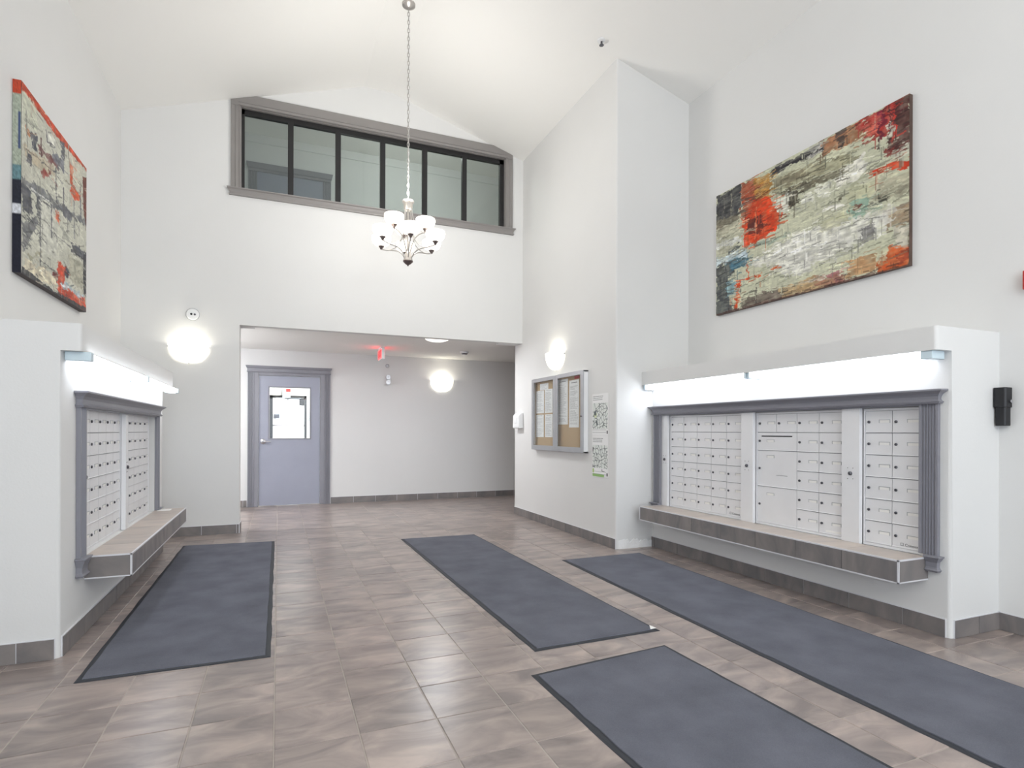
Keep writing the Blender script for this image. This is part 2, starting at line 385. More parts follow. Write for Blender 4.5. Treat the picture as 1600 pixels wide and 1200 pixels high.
# baseboards ----------------------------------------------------------
BZ = 0.109; bl = 0.375
def base_run(name, axis, fixed, out, a, b_, first=None, parent=None):
    """runs along axis ('x' or 'y') from a to b_, on plane fixed, facing sign out"""
    th = 0.011
    def bx(gg, p, q, t0, t1, z0, z1):
        lo, hi = sorted((fixed + out * t0, fixed + out * t1))
        return gg.box(lo, hi, p, q, z0, z1) if axis == 'y' else gg.box(p, q, lo, hi, z0, z1)
    root = parent
    g_ = bx(G(), a, b_, -0.001, 0.007, 0, BZ + 0.003)
    if root is None: root = struct(name, g_, GROUTW)
    else: struct('grout_backing', g_, GROUTW, parent=root)
    cur = a; nxt = first if first is not None else a + bl
    while cur < b_ - 0.01:
        e = min(nxt, b_)
        gg = bx(G(), cur + 0.0025, e - 0.0025, 0, th, 0.002, BZ - 0.001)
        me = gg.mesh('base_tile', TILEB, WORLD[root.name])
        # origin at the tile so that every tile has its own pattern
        part('base_tile', None, None, root, local=True, me=me)
        cur = e; nxt = e + bl
    return root
bb = base_run('baseboard_left', 'y', XLM, 1, YF + 0.02, YN)
base_run('', 'x', YF, -1, XL, XLM - 0.02, first=-1.29, parent=bb)
base_run('baseboard_back', 'x', YH, -1, XLM - 0.5, XJ, first=-0.84)
base_run('', 'y', XJ, 1, YH, YH + 0.25, parent=bpy.data.objects['baseboard_back'])
hb = base_run('baseboard_hallway', 'x', YB, -1, 0.83, 6.4)
base_run('', 'x', YB, -1, -2.4, -0.47, parent=hb)
base_run('baseboard_projecting', 'y', XP, -1, YP + 0.0, YPE)
rb = base_run('baseboard_right', 'y', XM, -1, YE + 0.026, YP, first=2.454)
base_run('', 'x', YE, -1, XM + 0.026, XR, first=4.02, parent=rb)
base_run('', 'y', XR, -1, YR, YE, first=-2.9, parent=rb)

# high interior window --------------------------------------------------
win = thing('window_1', None, None, (1.3, YH, WZ0), kind='structure')
yb0, yb1 = YH + 0.035, YH + 0.085
mull = [0.135, 0.708, 1.28, 1.85, 2.417]
part('window_frame', G().box(WX0, WX0 + 0.045, yb0, yb1, WZ0, WZ1).box(WX1 - 0.075, WX1, yb0, yb1, WZ0, WZ1)
     .box(WX0, WX1, yb0, yb1, WZ1 - 0.075, WZ1).box(WX0, WX1, yb0, yb1, WZ0, WZ0 + 0.025), BLACK, win)
for xm in mull:
    part('mullion', G().box(xm - 0.033, xm + 0.033, yb0 - 0.004, yb1, WZ0 + 0.02, WZ1 - 0.07), BLACK, win)
ed = [WX0 + 0.045] + mull + [WX1 - 0.075]
for k in range(6):
    a = ed[k] + (0.033 if k else 0); b_ = ed[k + 1] - (0.033 if k < 5 else 0)
    part('pane', G().box(a, b_, yb0 + 0.02, yb0 + 0.026, WZ0 + 0.025, WZ1 - 0.075), GLASS, win)
# casing: head follows the slope at both ends
def zr(x): return zroof(x) - 0.004
hx0, hx1 = WX0 - 0.105, WX1 + 0.105
zt_ = 5.325
head = [(hx0, WZ1 - 0.005), (hx1, WZ1 - 0.005), (hx1, min(zt_, zr(hx1)))]
xr_ = XR - (zt_ + 0.004 - 4.907) / 0.3; xl_ = XL + (zt_ + 0.004 - 4.867) / 0.331
head += [(xr_, zt_), (xl_, zt_), (hx0, min(zt_, zr(hx0)))]
part('head_casing', G().prism(head, 'y', YH - 0.022, YH + 0.001), TRIMW, win)
part('head_moulding', G().box(WX0 - 0.02, WX1 + 0.02, YH - 0.034, YH - 0.02, WZ1 - 0.002, WZ1 + 0.028).box(WX0 - 0.02, WX1 + 0.02, YH - 0.029, YH - 0.02, WZ1 + 0.034, WZ1 + 0.044), TRIMW, win)
def flute_profile(a, b_, n, depth, th):
    pts = [(a, 0), (a, th)]; w = b_ - a; e = w * 0.12; pts.append((a + e, th)); k = (w - 2 * e) / n
    for i in range(n):
        s0 = a + e + i * k; pts += [(s0 + k * 0.15, th - depth), (s0 + k * 0.5, th - depth * 1.2), (s0 + k * 0.85, th - depth), (s0 + k, th)]
    return pts + [(b_, th), (b_, 0)]
def flute(a, b_, plane, out, axis, z0, z1, n=4, th=0.022, depth=0.006):
    pf = flute_profile(a, b_, n, depth, th)
    if axis == 'x': pts = [(u, plane + out * v) for u, v in pf]
    else: pts = [(plane + out * v, u) for u, v in pf]
    return G().prism(pts, 'z', z0, z1)
part('side_casing', flute(hx0, WX0 + 0.003, YH, -1, 'x', WZ0, zr(hx0) - 0.001 if zr(hx0) < WZ1 else WZ1, 2), TRIMW, win)
part('side_casing', flute(WX1 - 0.003, hx1, YH, -1, 'x', WZ0, WZ1, 2), TRIMW, win)
part('window_reveal', G().box(WX0, WX0 + 0.012, YH, YH + 0.12, WZ0, WZ1).box(WX1 - 0.012, WX1, YH, YH + 0.12, WZ0, WZ1).box(WX0, WX1, YH, YH + 0.12, WZ1 - 0.012, WZ1), TRIMW, win)
part('window_sill', G().rings(-0.552, 3.142, YH - 0.03, YH + 0.03, [(4.084, 0.004), (4.096, 0.008), (4.10, 0.0), (4.125, 0.0), (4.15, 0.01), (4.162, 0.026), (4.172, 0.028)], (1, 1, 1, 0)), TRIMW, win)

# upper door seen through the glass
d2 = thing('door_2', None, None, (0.2, YB, 3.27), kind='structure')
part('head_casing', G().rings(-0.46, 0.82, YB - 0.03, YB, [(5.46, 0), (5.50, 0.0), (5.51, 0.012), (5.56, 0.022), (5.59, 0.03)], (1, 1, 1, 0)), TRIMG, d2)
part('side_casing', flute(-0.46, -0.33, YB, -1, 'x', 3.27, 5.46, 4), TRIMG, d2)
part('side_casing', flute(0.69, 0.82, YB, -1, 'x', 3.27, 5.46, 4), TRIMG, d2)
part('door_panel', G().box(-0.33, 0.69, YB - 0.012, YB + 0.0, 3.27, 5.46), DOORG, d2)
struct('trim_2', G().box(-2.4, 6.4, YB - 0.015, YB, 5.93, 5.945), PAINTD)

# hallway door ----------------------------------------------------------
dr = thing('door_1', None, None, (0.18, YB, 0), kind='structure')
part('side_casing', flute(-0.462, -0.367, YB, -1, 'x', 0, 2.195, 4, 0.025, 0.008), TRIMG, dr)
part('side_casing', flute(0.722, 0.819, YB, -1, 'x', 0, 2.195, 4, 0.025, 0.008), TRIMG, dr)
part('head_casing', G().rings(-0.468, 0.822, YB - 0.028, YB, [(2.193, 0.004), (2.205, 0.008), (2.21, 0.0), (2.255, 0.0), (2.262, 0.01), (2.285, 0.02), (2.30, 0.024)], (1, 1, 1, 0)), TRIMG, dr)
part('jamb', G().box(-0.367, -0.30, YB - 0.018, YB + 0.12, 0, 2.193).box(0.655, 0.722, YB - 0.018, YB + 0.12, 0, 2.193).box(-0.30, 0.655, YB - 0.018, YB + 0.12, 2.148, 2.193), TRIMG, dr, bevel=0.004)
ys0, ys1 = YB + 0.012, YB + 0.055
gx0, gx1, gz0, gz1 = -0.135, 0.490, 1.115, 1.952
part('door_slab', G().box(-0.296, gx0, ys0, ys1, 0.008, 2.143).box(gx1, 0.651, ys0, ys1, 0.008, 2.143).box(gx0, gx1, ys0, ys1, 0.008, gz0).box(gx0, gx1, ys0, ys1, gz1, 2.143), DOORG, dr)
part('glazing_bead', G().box(gx0 - 0.02, gx0, ys0 - 0.008, ys0 + 0.02, gz0 - 0.02, gz1 + 0.02).box(gx1, gx1 + 0.02, ys0 - 0.008, ys0 + 0.02, gz0 - 0.02, gz1 + 0.02)
     .box(gx0, gx1, ys0 - 0.008, ys0 + 0.02, gz0 - 0.02, gz0).box(gx0, gx1, ys0 - 0.008, ys0 + 0.02, gz1, gz1 + 0.02), TRIMG, dr)
part('pane', G().box(gx0, gx1, ys0 + 0.018, ys0 + 0.024, gz0, gz1), GLASSC, dr)
hx, hz = -0.232, 1.065
hd = part('door_handle', G().lathe([(0.001, -0.026), (0.026, -0.026), (0.044, -0.014), (0.046, 0)], 20, (hx, ys0, hz), 'y').tube([(hx, ys0 - 0.015, hz), (hx, ys0 - 0.055, hz), (hx + 0.02, ys0 - 0.062, hz), (hx + 0.075, ys0 - 0.06, hz - 0.003), (hx + 0.12, ys0 - 0.055, hz - 0.008)], [0.013, 0.013, 0.014, 0.012, 0.009], 10), CHROME, dr, smooth=True)

# vestibule seen through the door glass: white walls and a glazed outer door
VW = mat('vestibule_paint', (238, 238, 236), 0.8, noise=0.01, nscale=3)
g = G().box(-1.35, -1.2, YB + 0.15, 12.2, 0, 2.7).box(1.6, 1.75, YB + 0.15, 12.2, 0, 2.7).box(-1.35, 1.75, YB + 0.15, 12.2, 2.55, 2.7)
g.box(-1.35, -0.155, 12.0, 12.12, 0, 2.6).box(0.52, 1.75, 12.0, 12.12, 0, 2.6).box(-0.155, 0.52, 12.0, 12.12, 1.93, 2.6)
struct('wall_vestibule', g, VW)
d3 = thing('door_3', None, None, (0.18, 12.0, 0), kind='structure')
part('door_frame', G().box(-0.155, -0.10, 11.97, 12.06, 0, 1.93).box(0.48, 0.52, 11.97, 12.06, 0, 1.93).box(-0.155, 0.52, 11.97, 12.06, 1.885, 1.93), BLACK, d3)
part('stile', G().box(-0.10, -0.04, 12.0, 12.04, 0, 1.885).box(0.15, 0.19, 12.0, 12.04, 0, 1.885).box(0.42, 0.48, 12.0, 12.04, 0, 1.885).box(-0.1, 0.48, 12.0, 12.04, 1.33, 1.36).box(-0.1, 0.48, 12.0, 12.04, 0, 0.2), WHITEP, d3)
part('pane', G().box(-0.1, 0.48, 12.015, 12.02, 0.2, 1.885), GLASSC, d3)
part('door_closer', G().box(0.38, 0.47, 11.9, 11.97, 1.74, 1.87).box(0.12, 0.38, 11.93, 11.945, 1.86, 1.875), BLACKP, d3)
part('push_bar', G().tube([(-0.08, 11.93, 1.345), (0.46, 11.93, 1.345)], 0.012, 8), CHROME, d3)
g = G()
single('wall_plate', G().box(0.545, 0.60, 11.98, 11.995, 1.44, 1.60), mat('sign_grey', (150, 155, 158), 0.6, noise=0.03, nscale=30), 'small grey plate to the right of the outer door behind the door glass', 'plate', (0.57, 11.99, 1.44))
part('door_notice', G().box(-0.08, 0.02, 11.985, 11.995, 1.48, 1.56), LOCKM, d3)
single('wall_sign', G().box(0.07, 0.22, 11.955, 11.965, 1.86, 2.06), mat('sign_grey', (150, 155, 158), 0.6, noise=0.03, nscale=30), 'small grey sign with a red top hanging above the outer door behind the door glass', 'sign', (0.145, 11.96, 1.86))
part('sign_header', G().box(0.14, 0.22, 11.948, 11.955, 2.0, 2.06), REDP, bpy.data.objects['wall_sign'])
bpy.data.objects['sign_header']['label'] = 'red top corner of the sign'
l = bpy.data.lights.new('vestibule_fill', 'POINT'); l.energy = 60; l.color = (1, 1, 0.98); l.shadow_soft_size = 0.1  # added point light without a fixture, brightens the vestibule
lo = bpy.data.objects.new('vestibule_fill', l); COL.objects.link(lo); lo.location = (0.8, 11.0, 2.4)

# ------------------------------------------------------------------ mailbox banks
DH = 0.1517
def make_door_mesh(w, h, slot=False):
    g = G(); a = 0.0022
    g.box(a, w - a, -0.004, 0.002, a + 0.004, h - a)
    g.prism([(-0.004, a), (-0.004, a + 0.006), (-0.0085, a + 0.003), (-0.0085, a)], 'x', a, w - a)
    return g.mesh('mailbox_door', ALU)
door_cache = {}
lockg = G().lathe([(0.0095, 0.0), (0.0095, -0.006), (0.007, -0.0085), (0.001, -0.0085)], 12, (0, -0.004, 0), 'y')
lockg.box(-0.001, 0.001, -0.0135, -0.0125, -0.005, 0.005)
lock_me = lockg.mesh('lock', LOCKM)
tagg = G().box(-0.035, 0.035, -0.0052, -0.004, -0.009, 0.009)
tag_me = tagg.mesh('name_tag', PAPER)
tf = G().box(-0.038, 0.038, -0.0075, -0.004, 0.009, 0.012).box(-0.038, -0.035, -0.0065, -0.004, -0.011, 0.012).box(0.035, 0.038, -0.0065, -0.004, -0.011, 0.012)
tf_me = tf.mesh('name_tag_rim', ALUF)
def add_door(unit, x, z, w, h, lock=(0.026, None), tagp=(None, None), slot=False, has_tag=True):
    key = (round(w, 4), round(h, 4))
    if key not in door_cache: door_cache[key] = make_door_mesh(w, h)
    d = part('mailbox_door', None, None, unit, local=True, me=door_cache[key], loc=(x, 0, z))
    lz = lock[1] if lock[1] is not None else h / 2
    part('lock', None, None, d, local=True, me=lock_me, loc=(lock[0], 0, lz))
    if has_tag:
        tx = tagp[0] if tagp[0] is not None else w - 0.052; tz = tagp[1] if tagp[1] is not None else h / 2 + 0.003
        tt = part('name_tag', None, None, d, local=True, me=tag_me, loc=(tx, 0, tz))
        part('name_tag_rim', None, None, d, local=True, me=tf_me, loc=(tx, 0, tz))
    if slot:
        part('letter_slot', G().box(0.045, w - 0.045, -0.0055, -0.0035, h - 0.036, h - 0.027), BLACKP, d, local=True)
        part('slot_hood', G().box(0.04, w - 0.04, -0.010, -0.004, h - 0.026, h - 0.022), ALU, d, local=True)
    return d
def unit(label, loc, rz, w, z0, z1, group=None):
    u = thing('mailbox_unit', label, 'mailboxes', loc, rz, group)
    hh = z1 - z0
    part('cabinet_back', G().box(-0.004, w + 0.004, 0.002, 0.045, -0.012, hh + 0.012), ALUD, u, local=True)
    part('outer_frame', G().box(-0.010, 0.0, -0.010, 0.03, -0.018, hh + 0.016).box(w, w + 0.010, -0.010, 0.03, -0.018, hh + 0.016)
         .box(0, w, -0.010, 0.03, hh, hh + 0.016).box(0, w, -0.010, 0.03, -0.018, 0), ALU, u, local=True)
    return u
ZU = 0.484; XU = XM + 0.045
# right bank: local x runs towards the camera
u1 = unit('wide aluminium bank of thirty small mailboxes, farthest of three on the right wall', (XU, 4.872, ZU), -math.pi / 2, 0.995, ZU, ZU + 6 * DH)
for r in range(6):
    for c in range(5): add_door(u1, c * 0.199, r * DH, 0.199, DH)
u2 = unit('middle aluminium mailbox bank on the right wall with letter slot and two large parcel doors', (XU, 3.712, ZU), -math.pi / 2, 0.80, ZU, ZU + 6 * DH)
for c in range(4): add_door(u2, c * 0.2, 5 * DH, 0.2, DH)
for r in range(5):
    for c in (2, 3): add_door(u2, c * 0.2, r * DH, 0.2, DH)
add_door(u2, 0, 4 * DH, 0.4, DH, lock=(0.026, DH / 2 + 0.004), tagp=(0.14, DH / 2 + 0.006), slot=True)
bigd = add_door(u2, 0, 2 * DH, 0.4, 2 * DH, lock=(0.026, DH), tagp=(0.14, 2 * DH - 0.05))
part('sticker', G().box(0.20, 0.31, -0.0048, -0.004, 0.10, 0.103), INK, bigd, local=True)
add_door(u2, 0, 0, 0.4, 2 * DH, lock=(0.026, DH), tagp=(0.14, 2 * DH - 0.06))
u3 = unit('narrow aluminium mailbox bank two columns wide, nearest on the right wall', (XU, 2.743, ZU), -math.pi / 2, 0.376, ZU, ZU + 6 * DH)
for r in range(6):
    for c in range(2): add_door(u3, c * 0.188, r * DH, 0.188, DH)
# maker's lettering on the bottom right doors
tm = text_mesh('\u25a1 Conexxa', 0.026, 0.0004); tm.materials.append(INK)
for u_, x_ in ((u1, 0.90), (u3, 0.305)):
    o = part('maker_lettering', None, None, u_, local=True, me=tm, loc=(x_, -0.0046, 0.024)); o.rotation_euler = (math.pi / 2, 0, 0)
o = part('label_strip', G().box(0.66, 0.785, -0.005, -0.004, 0.016, 0.030), PAPER, u2, local=True)
# left bank: local x runs away from the camera
u4 = unit('nearer aluminium mailbox bank on the left wall', (XLM - 0.045, 4.32, 0.478), math.pi / 2, 0.95, 0.478, 0.478 + 5.98 * 0.1505)
for r in range(6):
    for c in range(5): add_door(u4, c * 0.19, r * 0.15, 0.19, 0.15)
u5 = unit('farther aluminium mailbox bank on the left wall, beside the white paper', (XLM - 0.045, 5.36, 0.478), math.pi / 2, 0.95, 0.478, 0.478 + 5.98 * 0.1505)
for r in range(6):
    for c in range(5): add_door(u5, c * 0.19, r * 0.15, 0.19, 0.15)

# filler panels with a master lock
def filler(label, x0, x1, y0, y1, z0, z1, out, group=None):
    yc = (y0 + y1) / 2; face = x0 if out < 0 else x1
    t = thing('locking_panel', label, 'panel', (face, yc, z0), group=group)
    part('panel', G().box(x0, x1, y0, y1, z0, z1), ALU, t, bevel=0.002)
    part('lock', G().lathe([(0.014, 0), (0.014, out * 0.008), (0.009, out * 0.014), (0.001, out * 0.014)], 14, (face, yc, 0.955), 'x'), LOCKM, t)
    gg = G()
    for s in (-1, 1):
        for q in (-0.038, 0.038): gg.lathe([(0.003, 0), (0.003, out * 0.002), (0.0005, out * 0.002)], 8, (face, yc + s * 0.02, 0.955 + q), 'x')
    part('rivets', gg, LOCKM, t)
filler('tall plain metal panel at the far end of the right mailboxes', XM + 0.001, XM + 0.033, 4.885, 4.972, 0.465, 1.423, -1)
filler('tall metal panel with lock between the far and middle banks on the right', XM + 0.001, XM + 0.033, 3.725, 3.860, 0.465, 1.423, -1)
filler('tall metal panel with lock between the middle and nearest banks on the right', XM + 0.001, XM + 0.033, 2.758, 2.895, 0.465, 1.423, -1)
filler('tall metal panel with lock at the near end of the left mailboxes', XLM - 0.033, XLM - 0.001, 4.193, 4.30, 0.465, 1.383, 1)
filler('tall metal panel with lock between the two banks on the left', XLM - 0.033, XLM - 0.001, 5.272, 5.345, 0.465, 1.383, 1)

# grey wooden surrounds
def surround(label, xw, out, y0, y1, z0, z1, zc, zp, plinths):
    t = thing('mailbox_surround', label, 'frame', (xw, (y0 + y1) / 2, zp))
    xw = xw + out * 0.0015
    lo, hi = sorted((xw, xw + out * 0.03)); e0, e1 = (1, 0) if out < 0 else (0, 1)
    hh = zc - z1
    part('cornice', G().rings(lo, hi, y0 - 0.005, y1 + 0.005, [(z1, 0.008), (z1 + 0.012, 0.016), (z1 + 0.018, 0.006), (z1 + 0.028, 0.0), (z1 + hh * 0.5, 0.002), (z1 + hh * 0.68, 0.012), (zc - 0.012, 0.034), (zc - 0.010, 0.040), (zc, 0.040)], (e0, e1, 1, 1)), TRIMG, t)
    for k, (a, b_) in enumerate(((y0, y0 + 0.112), (y1 - 0.112, y1))):
        part('fluted_post', flute(a, b_, xw, out, 'y', z0, z1, 5, 0.024, 0.007), TRIMG, t)
        pa, pb, pz = plinths[k]
        if pz > z0 - 0.05: lv = [(pz, 0.0), (z0 - 0.008, 0.02), (z0, 0.026)]
        else: lv = [(pz, 0.004), (pz + 0.012, 0.012), (pz + 0.02, 0.004), (pz + 0.03, 0.0), (pz + 0.06, 0.002), (z0 - 0.012, 0.02), (z0 - 0.008, 0.026), (z0, 0.026)]
        part('plinth', G().rings(lo, hi, pa, pb, lv, (e0, e1, 1 - k, k)), TRIMG, t)
    a, b_ = y0 + 0.112, y1 - 0.112
    part('inner_bead', G().box(*sorted((xw + out * 0.016, xw)), a, b_, z1 - 0.012, z1), TRIMG, t)
surround('long grey wooden surround with fluted posts around the right mailboxes', XM, -1, 2.232, 5.088, 0.488, 1.425, 1.512, 0.388, [(2.232, 2.2975, 0.388), (4.976, 5.088, 0.388)])
surround('shorter grey wooden surround with fluted posts around the left mailboxes', XLM, 1, 4.075, 6.495, 0.488, 1.382, 1.476, 0.372, [(4.075, 4.187, 0.372), (6.383, 6.495, 0.4725)])

# tiled ledges
def ledge(label, x0, x1, y0, y1, z0, z1, out, joints, wallx):
    t = thing('tiled_ledge', label, 'ledge', (wallx, (y0 + y1) / 2, z0))
    core = part('core', G().box(x0 + 0.012, x1 - 0.012 if out > 0 else x1, y0 + 0.012, y1 - 0.012, z0 + 0.004, z1 - 0.008) if out < 0 else G().box(x0, x1 - 0.012, y0 + 0.012, y1 - 0.012, z0 + 0.004, z1 - 0.008), GROUTW, t)
    ys = [y0] + joints + [y1]
    fx = x0 if out < 0 else x1 - 0.012
    for a, b_ in zip(ys[:-1], ys[1:]):
        aa = a + (0.009 if a == y0 else 0.0015); bb_ = b_ - (0.009 if b_ == y1 else 0.0015)
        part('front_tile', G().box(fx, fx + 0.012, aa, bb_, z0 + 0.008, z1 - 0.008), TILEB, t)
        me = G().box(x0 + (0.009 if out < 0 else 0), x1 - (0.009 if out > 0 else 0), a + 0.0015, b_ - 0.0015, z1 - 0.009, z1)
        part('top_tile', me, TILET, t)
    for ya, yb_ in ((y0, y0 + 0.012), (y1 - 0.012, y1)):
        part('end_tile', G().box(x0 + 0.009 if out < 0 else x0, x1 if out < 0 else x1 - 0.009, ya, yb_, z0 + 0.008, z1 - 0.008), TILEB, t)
    e = 0.009; gg = G(); xf0, xf1 = (x0 - 0.001, x0 + e) if out < 0 else (x1 - e, x1 + 0.001)
    for ya, yb_ in ((y0 - 0.001, y0 + e), (y1 - e, y1 + 0.001)):
        gg.box(xf0, xf1, ya, yb_, z0, z1)
        gg.box(x0, x1, ya, yb_, z1 - 0.0085, z1 + 0.0005); gg.box(x0, x1, ya, yb_, z0, z0 + 0.008)
    gg.box(xf0, xf1, y0, y1, z1 - 0.0085, z1 + 0.0005); gg.box(xf0, xf1, y0, y1, z0, z0 + 0.008)
    part('edge_trim', gg, mat('pale_metal_edge', (222, 222, 226), 0.4, 0.2, noise=0.02, nscale=20), t)
    return t
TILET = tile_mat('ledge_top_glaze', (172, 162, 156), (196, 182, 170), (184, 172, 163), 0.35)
ledge('long tiled ledge below the right mailboxes', 3.481, XM - 0.0015, 2.30, 4.973, 0.327, 0.469, -1, [2.677, 3.043, 3.421, 3.80, 4.17, 4.535], XM)
ledge('short tiled ledge below the left mailboxes', XLM + 0.0015, -0.853, 4.235, 6.527, 0.328, 0.470, 1, [4.61, 4.985, 5.36, 5.735, 6.11], XLM)
single('paper_slip', G().box(-1.075, -0.965, 6.33, 6.45, 0.4708, 0.4728), PAPER, 'white paper slip lying at the far end of the left ledge', 'paper', (-1.02, 6.39, 0.4706))

# ------------------------------------------------------------------ fluorescent strips under the soffits
def strip(label, xa, xb, y0, y1, ztop, ca, cb, h=0.05):
    t = thing('fluorescent_light', label, 'lamp', ((xa + xb) / 2, (y0 + y1) / 2, ztop))
    part('housing', G().box(xa + 0.02, xb - 0.02, y0 + 0.01, y1 - 0.01, ztop - 0.012, ztop), WHITEP, t)
    n = 7; pts = []
    for i in range(n + 1):
        a = math.pi * i / n; pts.append(((xa + xb) / 2 + (xb - xa - 0.006) / 2 * math.cos(a) * (1 - 0.12 * math.sin(a)), ztop - 0.010 - (h - 0.012) * min(1, math.sin(a) * 1.3)))
    part('diffuser', G().prism(pts, 'y', y0 + ca - 0.004, y1 - cb + 0.004), TUBE, t)
    for a, b_ in ((y0, y0 + ca), (y1 - cb, y1)):
        part('end_cap', G().box(xa, xb, a, b_, ztop - h, ztop), ENDCAP, t, bevel=0.004)
strip('fluorescent strip light over the right mailboxes, nearer the black box', 3.628, 3.745, 2.20, 3.66, ZBB, 0.07, 0.025)
strip('fluorescent strip light over the right mailboxes, nearer the projecting wall', 3.628, 3.745, 3.67, 5.12, ZBB, 0.025, 0.03)
strip('nearer fluorescent strip light over the left mailboxes', -1.098, -0.975, 3.86, 5.40, ZLBB, 0.055, 0.02)
strip('farther fluorescent strip light over the left mailboxes', -1.098, -0.975, 5.41, 6.90, ZLBB, 0.02, 0.03)

# ------------------------------------------------------------------ wall sconces
def sconce(label, loc, rz, pw):
    # local: wall at y=0, bowl towards -y
    t = thing('wall_sconce', label, 'lamp', loc, rz, 'half bowl wall sconces')
    R, D, Z = 0.213, 0.12, 0.215
    vs = []; nu, nv = 20, 10
    for j in range(nv + 1):
        b_ = (math.pi / 2) * j / nv           # 0 at rim, pi/2 at bottom
        for i in range(nu + 1):
            a = math.pi * i / nu
            vs.append((R * math.cos(b_) ** 0.8 * math.cos(a), -D * math.cos(b_) ** 0.8 * math.sin(a) - 0.008, -Z * math.sin(b_)))
    fs = [(j * (nu + 1) + i, j * (nu + 1) + i + 1, (j + 1) * (nu + 1) + i + 1, (j + 1) * (nu + 1) + i) for j in range(nv) for i in range(nu)]
    o = part('glass_bowl', G().add(vs, fs), SCON, t, local=True, smooth=True)
    s = o.modifiers.new('thick', 'SOLIDIFY'); s.thickness = 0.004; s.offset = 1
    part('back_plate', G().prism([(0.09 * math.cos(math.pi + math.pi * i / 12), -0.03 + 0.10 * math.sin(math.pi + math.pi * i / 12)) for i in range(13)], 'y', -0.008, 0), WHITEP, t, local=True)
    for x, z in ((-R + 0.002, -0.03), (R - 0.002, -0.03), (0, -Z)):
        part('clip', G().box(x - 0.006, x + 0.006, -0.022, 0, z - 0.009, z + 0.009), CHROME, t, local=True, bevel=0.002)
    part('bulb', G().lathe([(0.001, 0.0), (0.025, -0.02), (0.03, -0.045), (0.018, -0.08), (0.013, -0.10)], 12, (0, -0.06, -0.02)), SHADE, t, local=True, smooth=True)
    l = bpy.data.lights.new('sconce_bulb', 'POINT'); l.energy = pw; l.color = (1.0, 0.96, 0.86); l.shadow_soft_size = 0.03
    lo = bpy.data.objects.new('sconce_bulb', l); COL.objects.link(lo); lo.parent = t; lo.location = (0, -0.085, -0.02)
    return t
sconce('white half bowl wall sconce below the round alarm on the left', (-0.975, YH, 2.255), 0, 1.5)
sconce('white half bowl wall sconce on the hallway wall right of the exit sign', (2.775, YB, 2.175), 0, 1.6)
sconce('white half bowl wall sconce above the notice board', (XP, 6.52, 2.245), -math.pi / 2, 1.1)

t = thing('ceiling_light', 'added round opal ceiling lamp, unseen, brightening the hallway from its hidden left part', 'lamp', (-1.5, 8.9, ZHC))  # unseen lamp added to give the hallway wall enough light
part('diffuser', G().lathe([(0.001, -0.1), (0.1, -0.085), (0.17, -0.02), (0.17, 0)], 20), SHADE, t, local=True, smooth=True)
l = bpy.data.lights.new('hallway_bulb', 'POINT'); l.energy = 24; l.color = (0.97, 0.98, 1.0); l.shadow_soft_size = 0.15
lo = bpy.data.objects.new('hallway_bulb', l); COL.objects.link(lo); lo.parent = t; lo.location = (0, 0, -0.4)
for px_, lab_ in ((2.12, 'shallow round ceiling lamp just behind the opening, above the middle mat end'), (-0.95, 'shallow round ceiling lamp hidden behind the left stub wall')):
    t2 = thing('ceiling_light', lab_, 'lamp', (px_, 8.02, ZHC))
    part('diffuser', G().lathe([(0.001, -0.035), (0.1, -0.03), (0.16, -0.01), (0.17, 0)], 24), SHADE, t2, local=True, smooth=True)
    l = bpy.data.lights.new('hallway_bulb', 'AREA'); l.shape = 'DISK'; l.size = 0.3; l.energy = 19; l.color = (0.95, 0.97, 1.0)
    lo = bpy.data.objects.new('hallway_bulb', l); COL.objects.link(lo); lo.parent = t2; lo.location = (0, 0, -0.04)
# ------------------------------------------------------------------ chandelier
cx, cy, cz = 1.262, 5.98, 2.985
ch_ = thing('chandelier', 'nine light brushed nickel chandelier hanging on a long chain from the ridge', 'chandelier', (cx, cy, cz))
top = 5.755 - cz
part('canopy', G().lathe([(0.07, top), (0.068, top - 0.02), (0.03, top - 0.045), (0.006, top - 0.05)], 20), NICKEL, ch_, local=True, smooth=True)
g = G(); z = 0.70; k = 0
while z < top - 0.05:
    pts = []
    for i in range(10):
        a = 2 * math.pi * i / 10; u_ = 0.011 * math.cos(a); w_ = 0.026 * math.sin(a)
        pts.append((u_, 0, z + 0.026 + w_) if k % 2 else (0, u_, z + 0.026 + w_))
    g.tube(pts, 0.0036, 5, closed=True); z += 0.043; k += 1
part('chain', g, NICKEL, ch_, local=True)
part('cord', G().tube([(0.004, 0.003, 0.69), (0.006, -0.003, (top + 0.69) / 2), (0.003, 0.003, top - 0.04)], 0.0022, 5), WHITEP, ch_, local=True)
part('crown_cap', G().lathe([(0.006, 0.715), (0.022, 0.70), (0.060, 0.692), (0.064, 0.675), (0.050, 0.66), (0.045, 0.60), (0.030, 0.585), (0.012, 0.58)], 20), NICKEL, ch_, local=True, smooth=True)
part('stem', G().lathe([(0.012, 0.60), (0.010, 0.35), (0.014, 0.30), (0.010, 0.25), (0.012, 0.10)], 12), NICKEL, ch_, local=True, smooth=True)
part('lower_hub', G().lathe([(0.010, 0.16), (0.034, 0.13), (0.042, 0.09), (0.050, 0.055)], 20), NICKEL, ch_, local=True, smooth=True)
f_ = part('finial', G().lathe([(0.052, 0.056), (0.052, 0.046), (0.030, 0.024), (0.010, 0.012), (0.009, 0.004), (0.001, 0.0)], 20), NICKD, ch_, local=True, smooth=True)
f_['label'] = 'darker pointed finial'
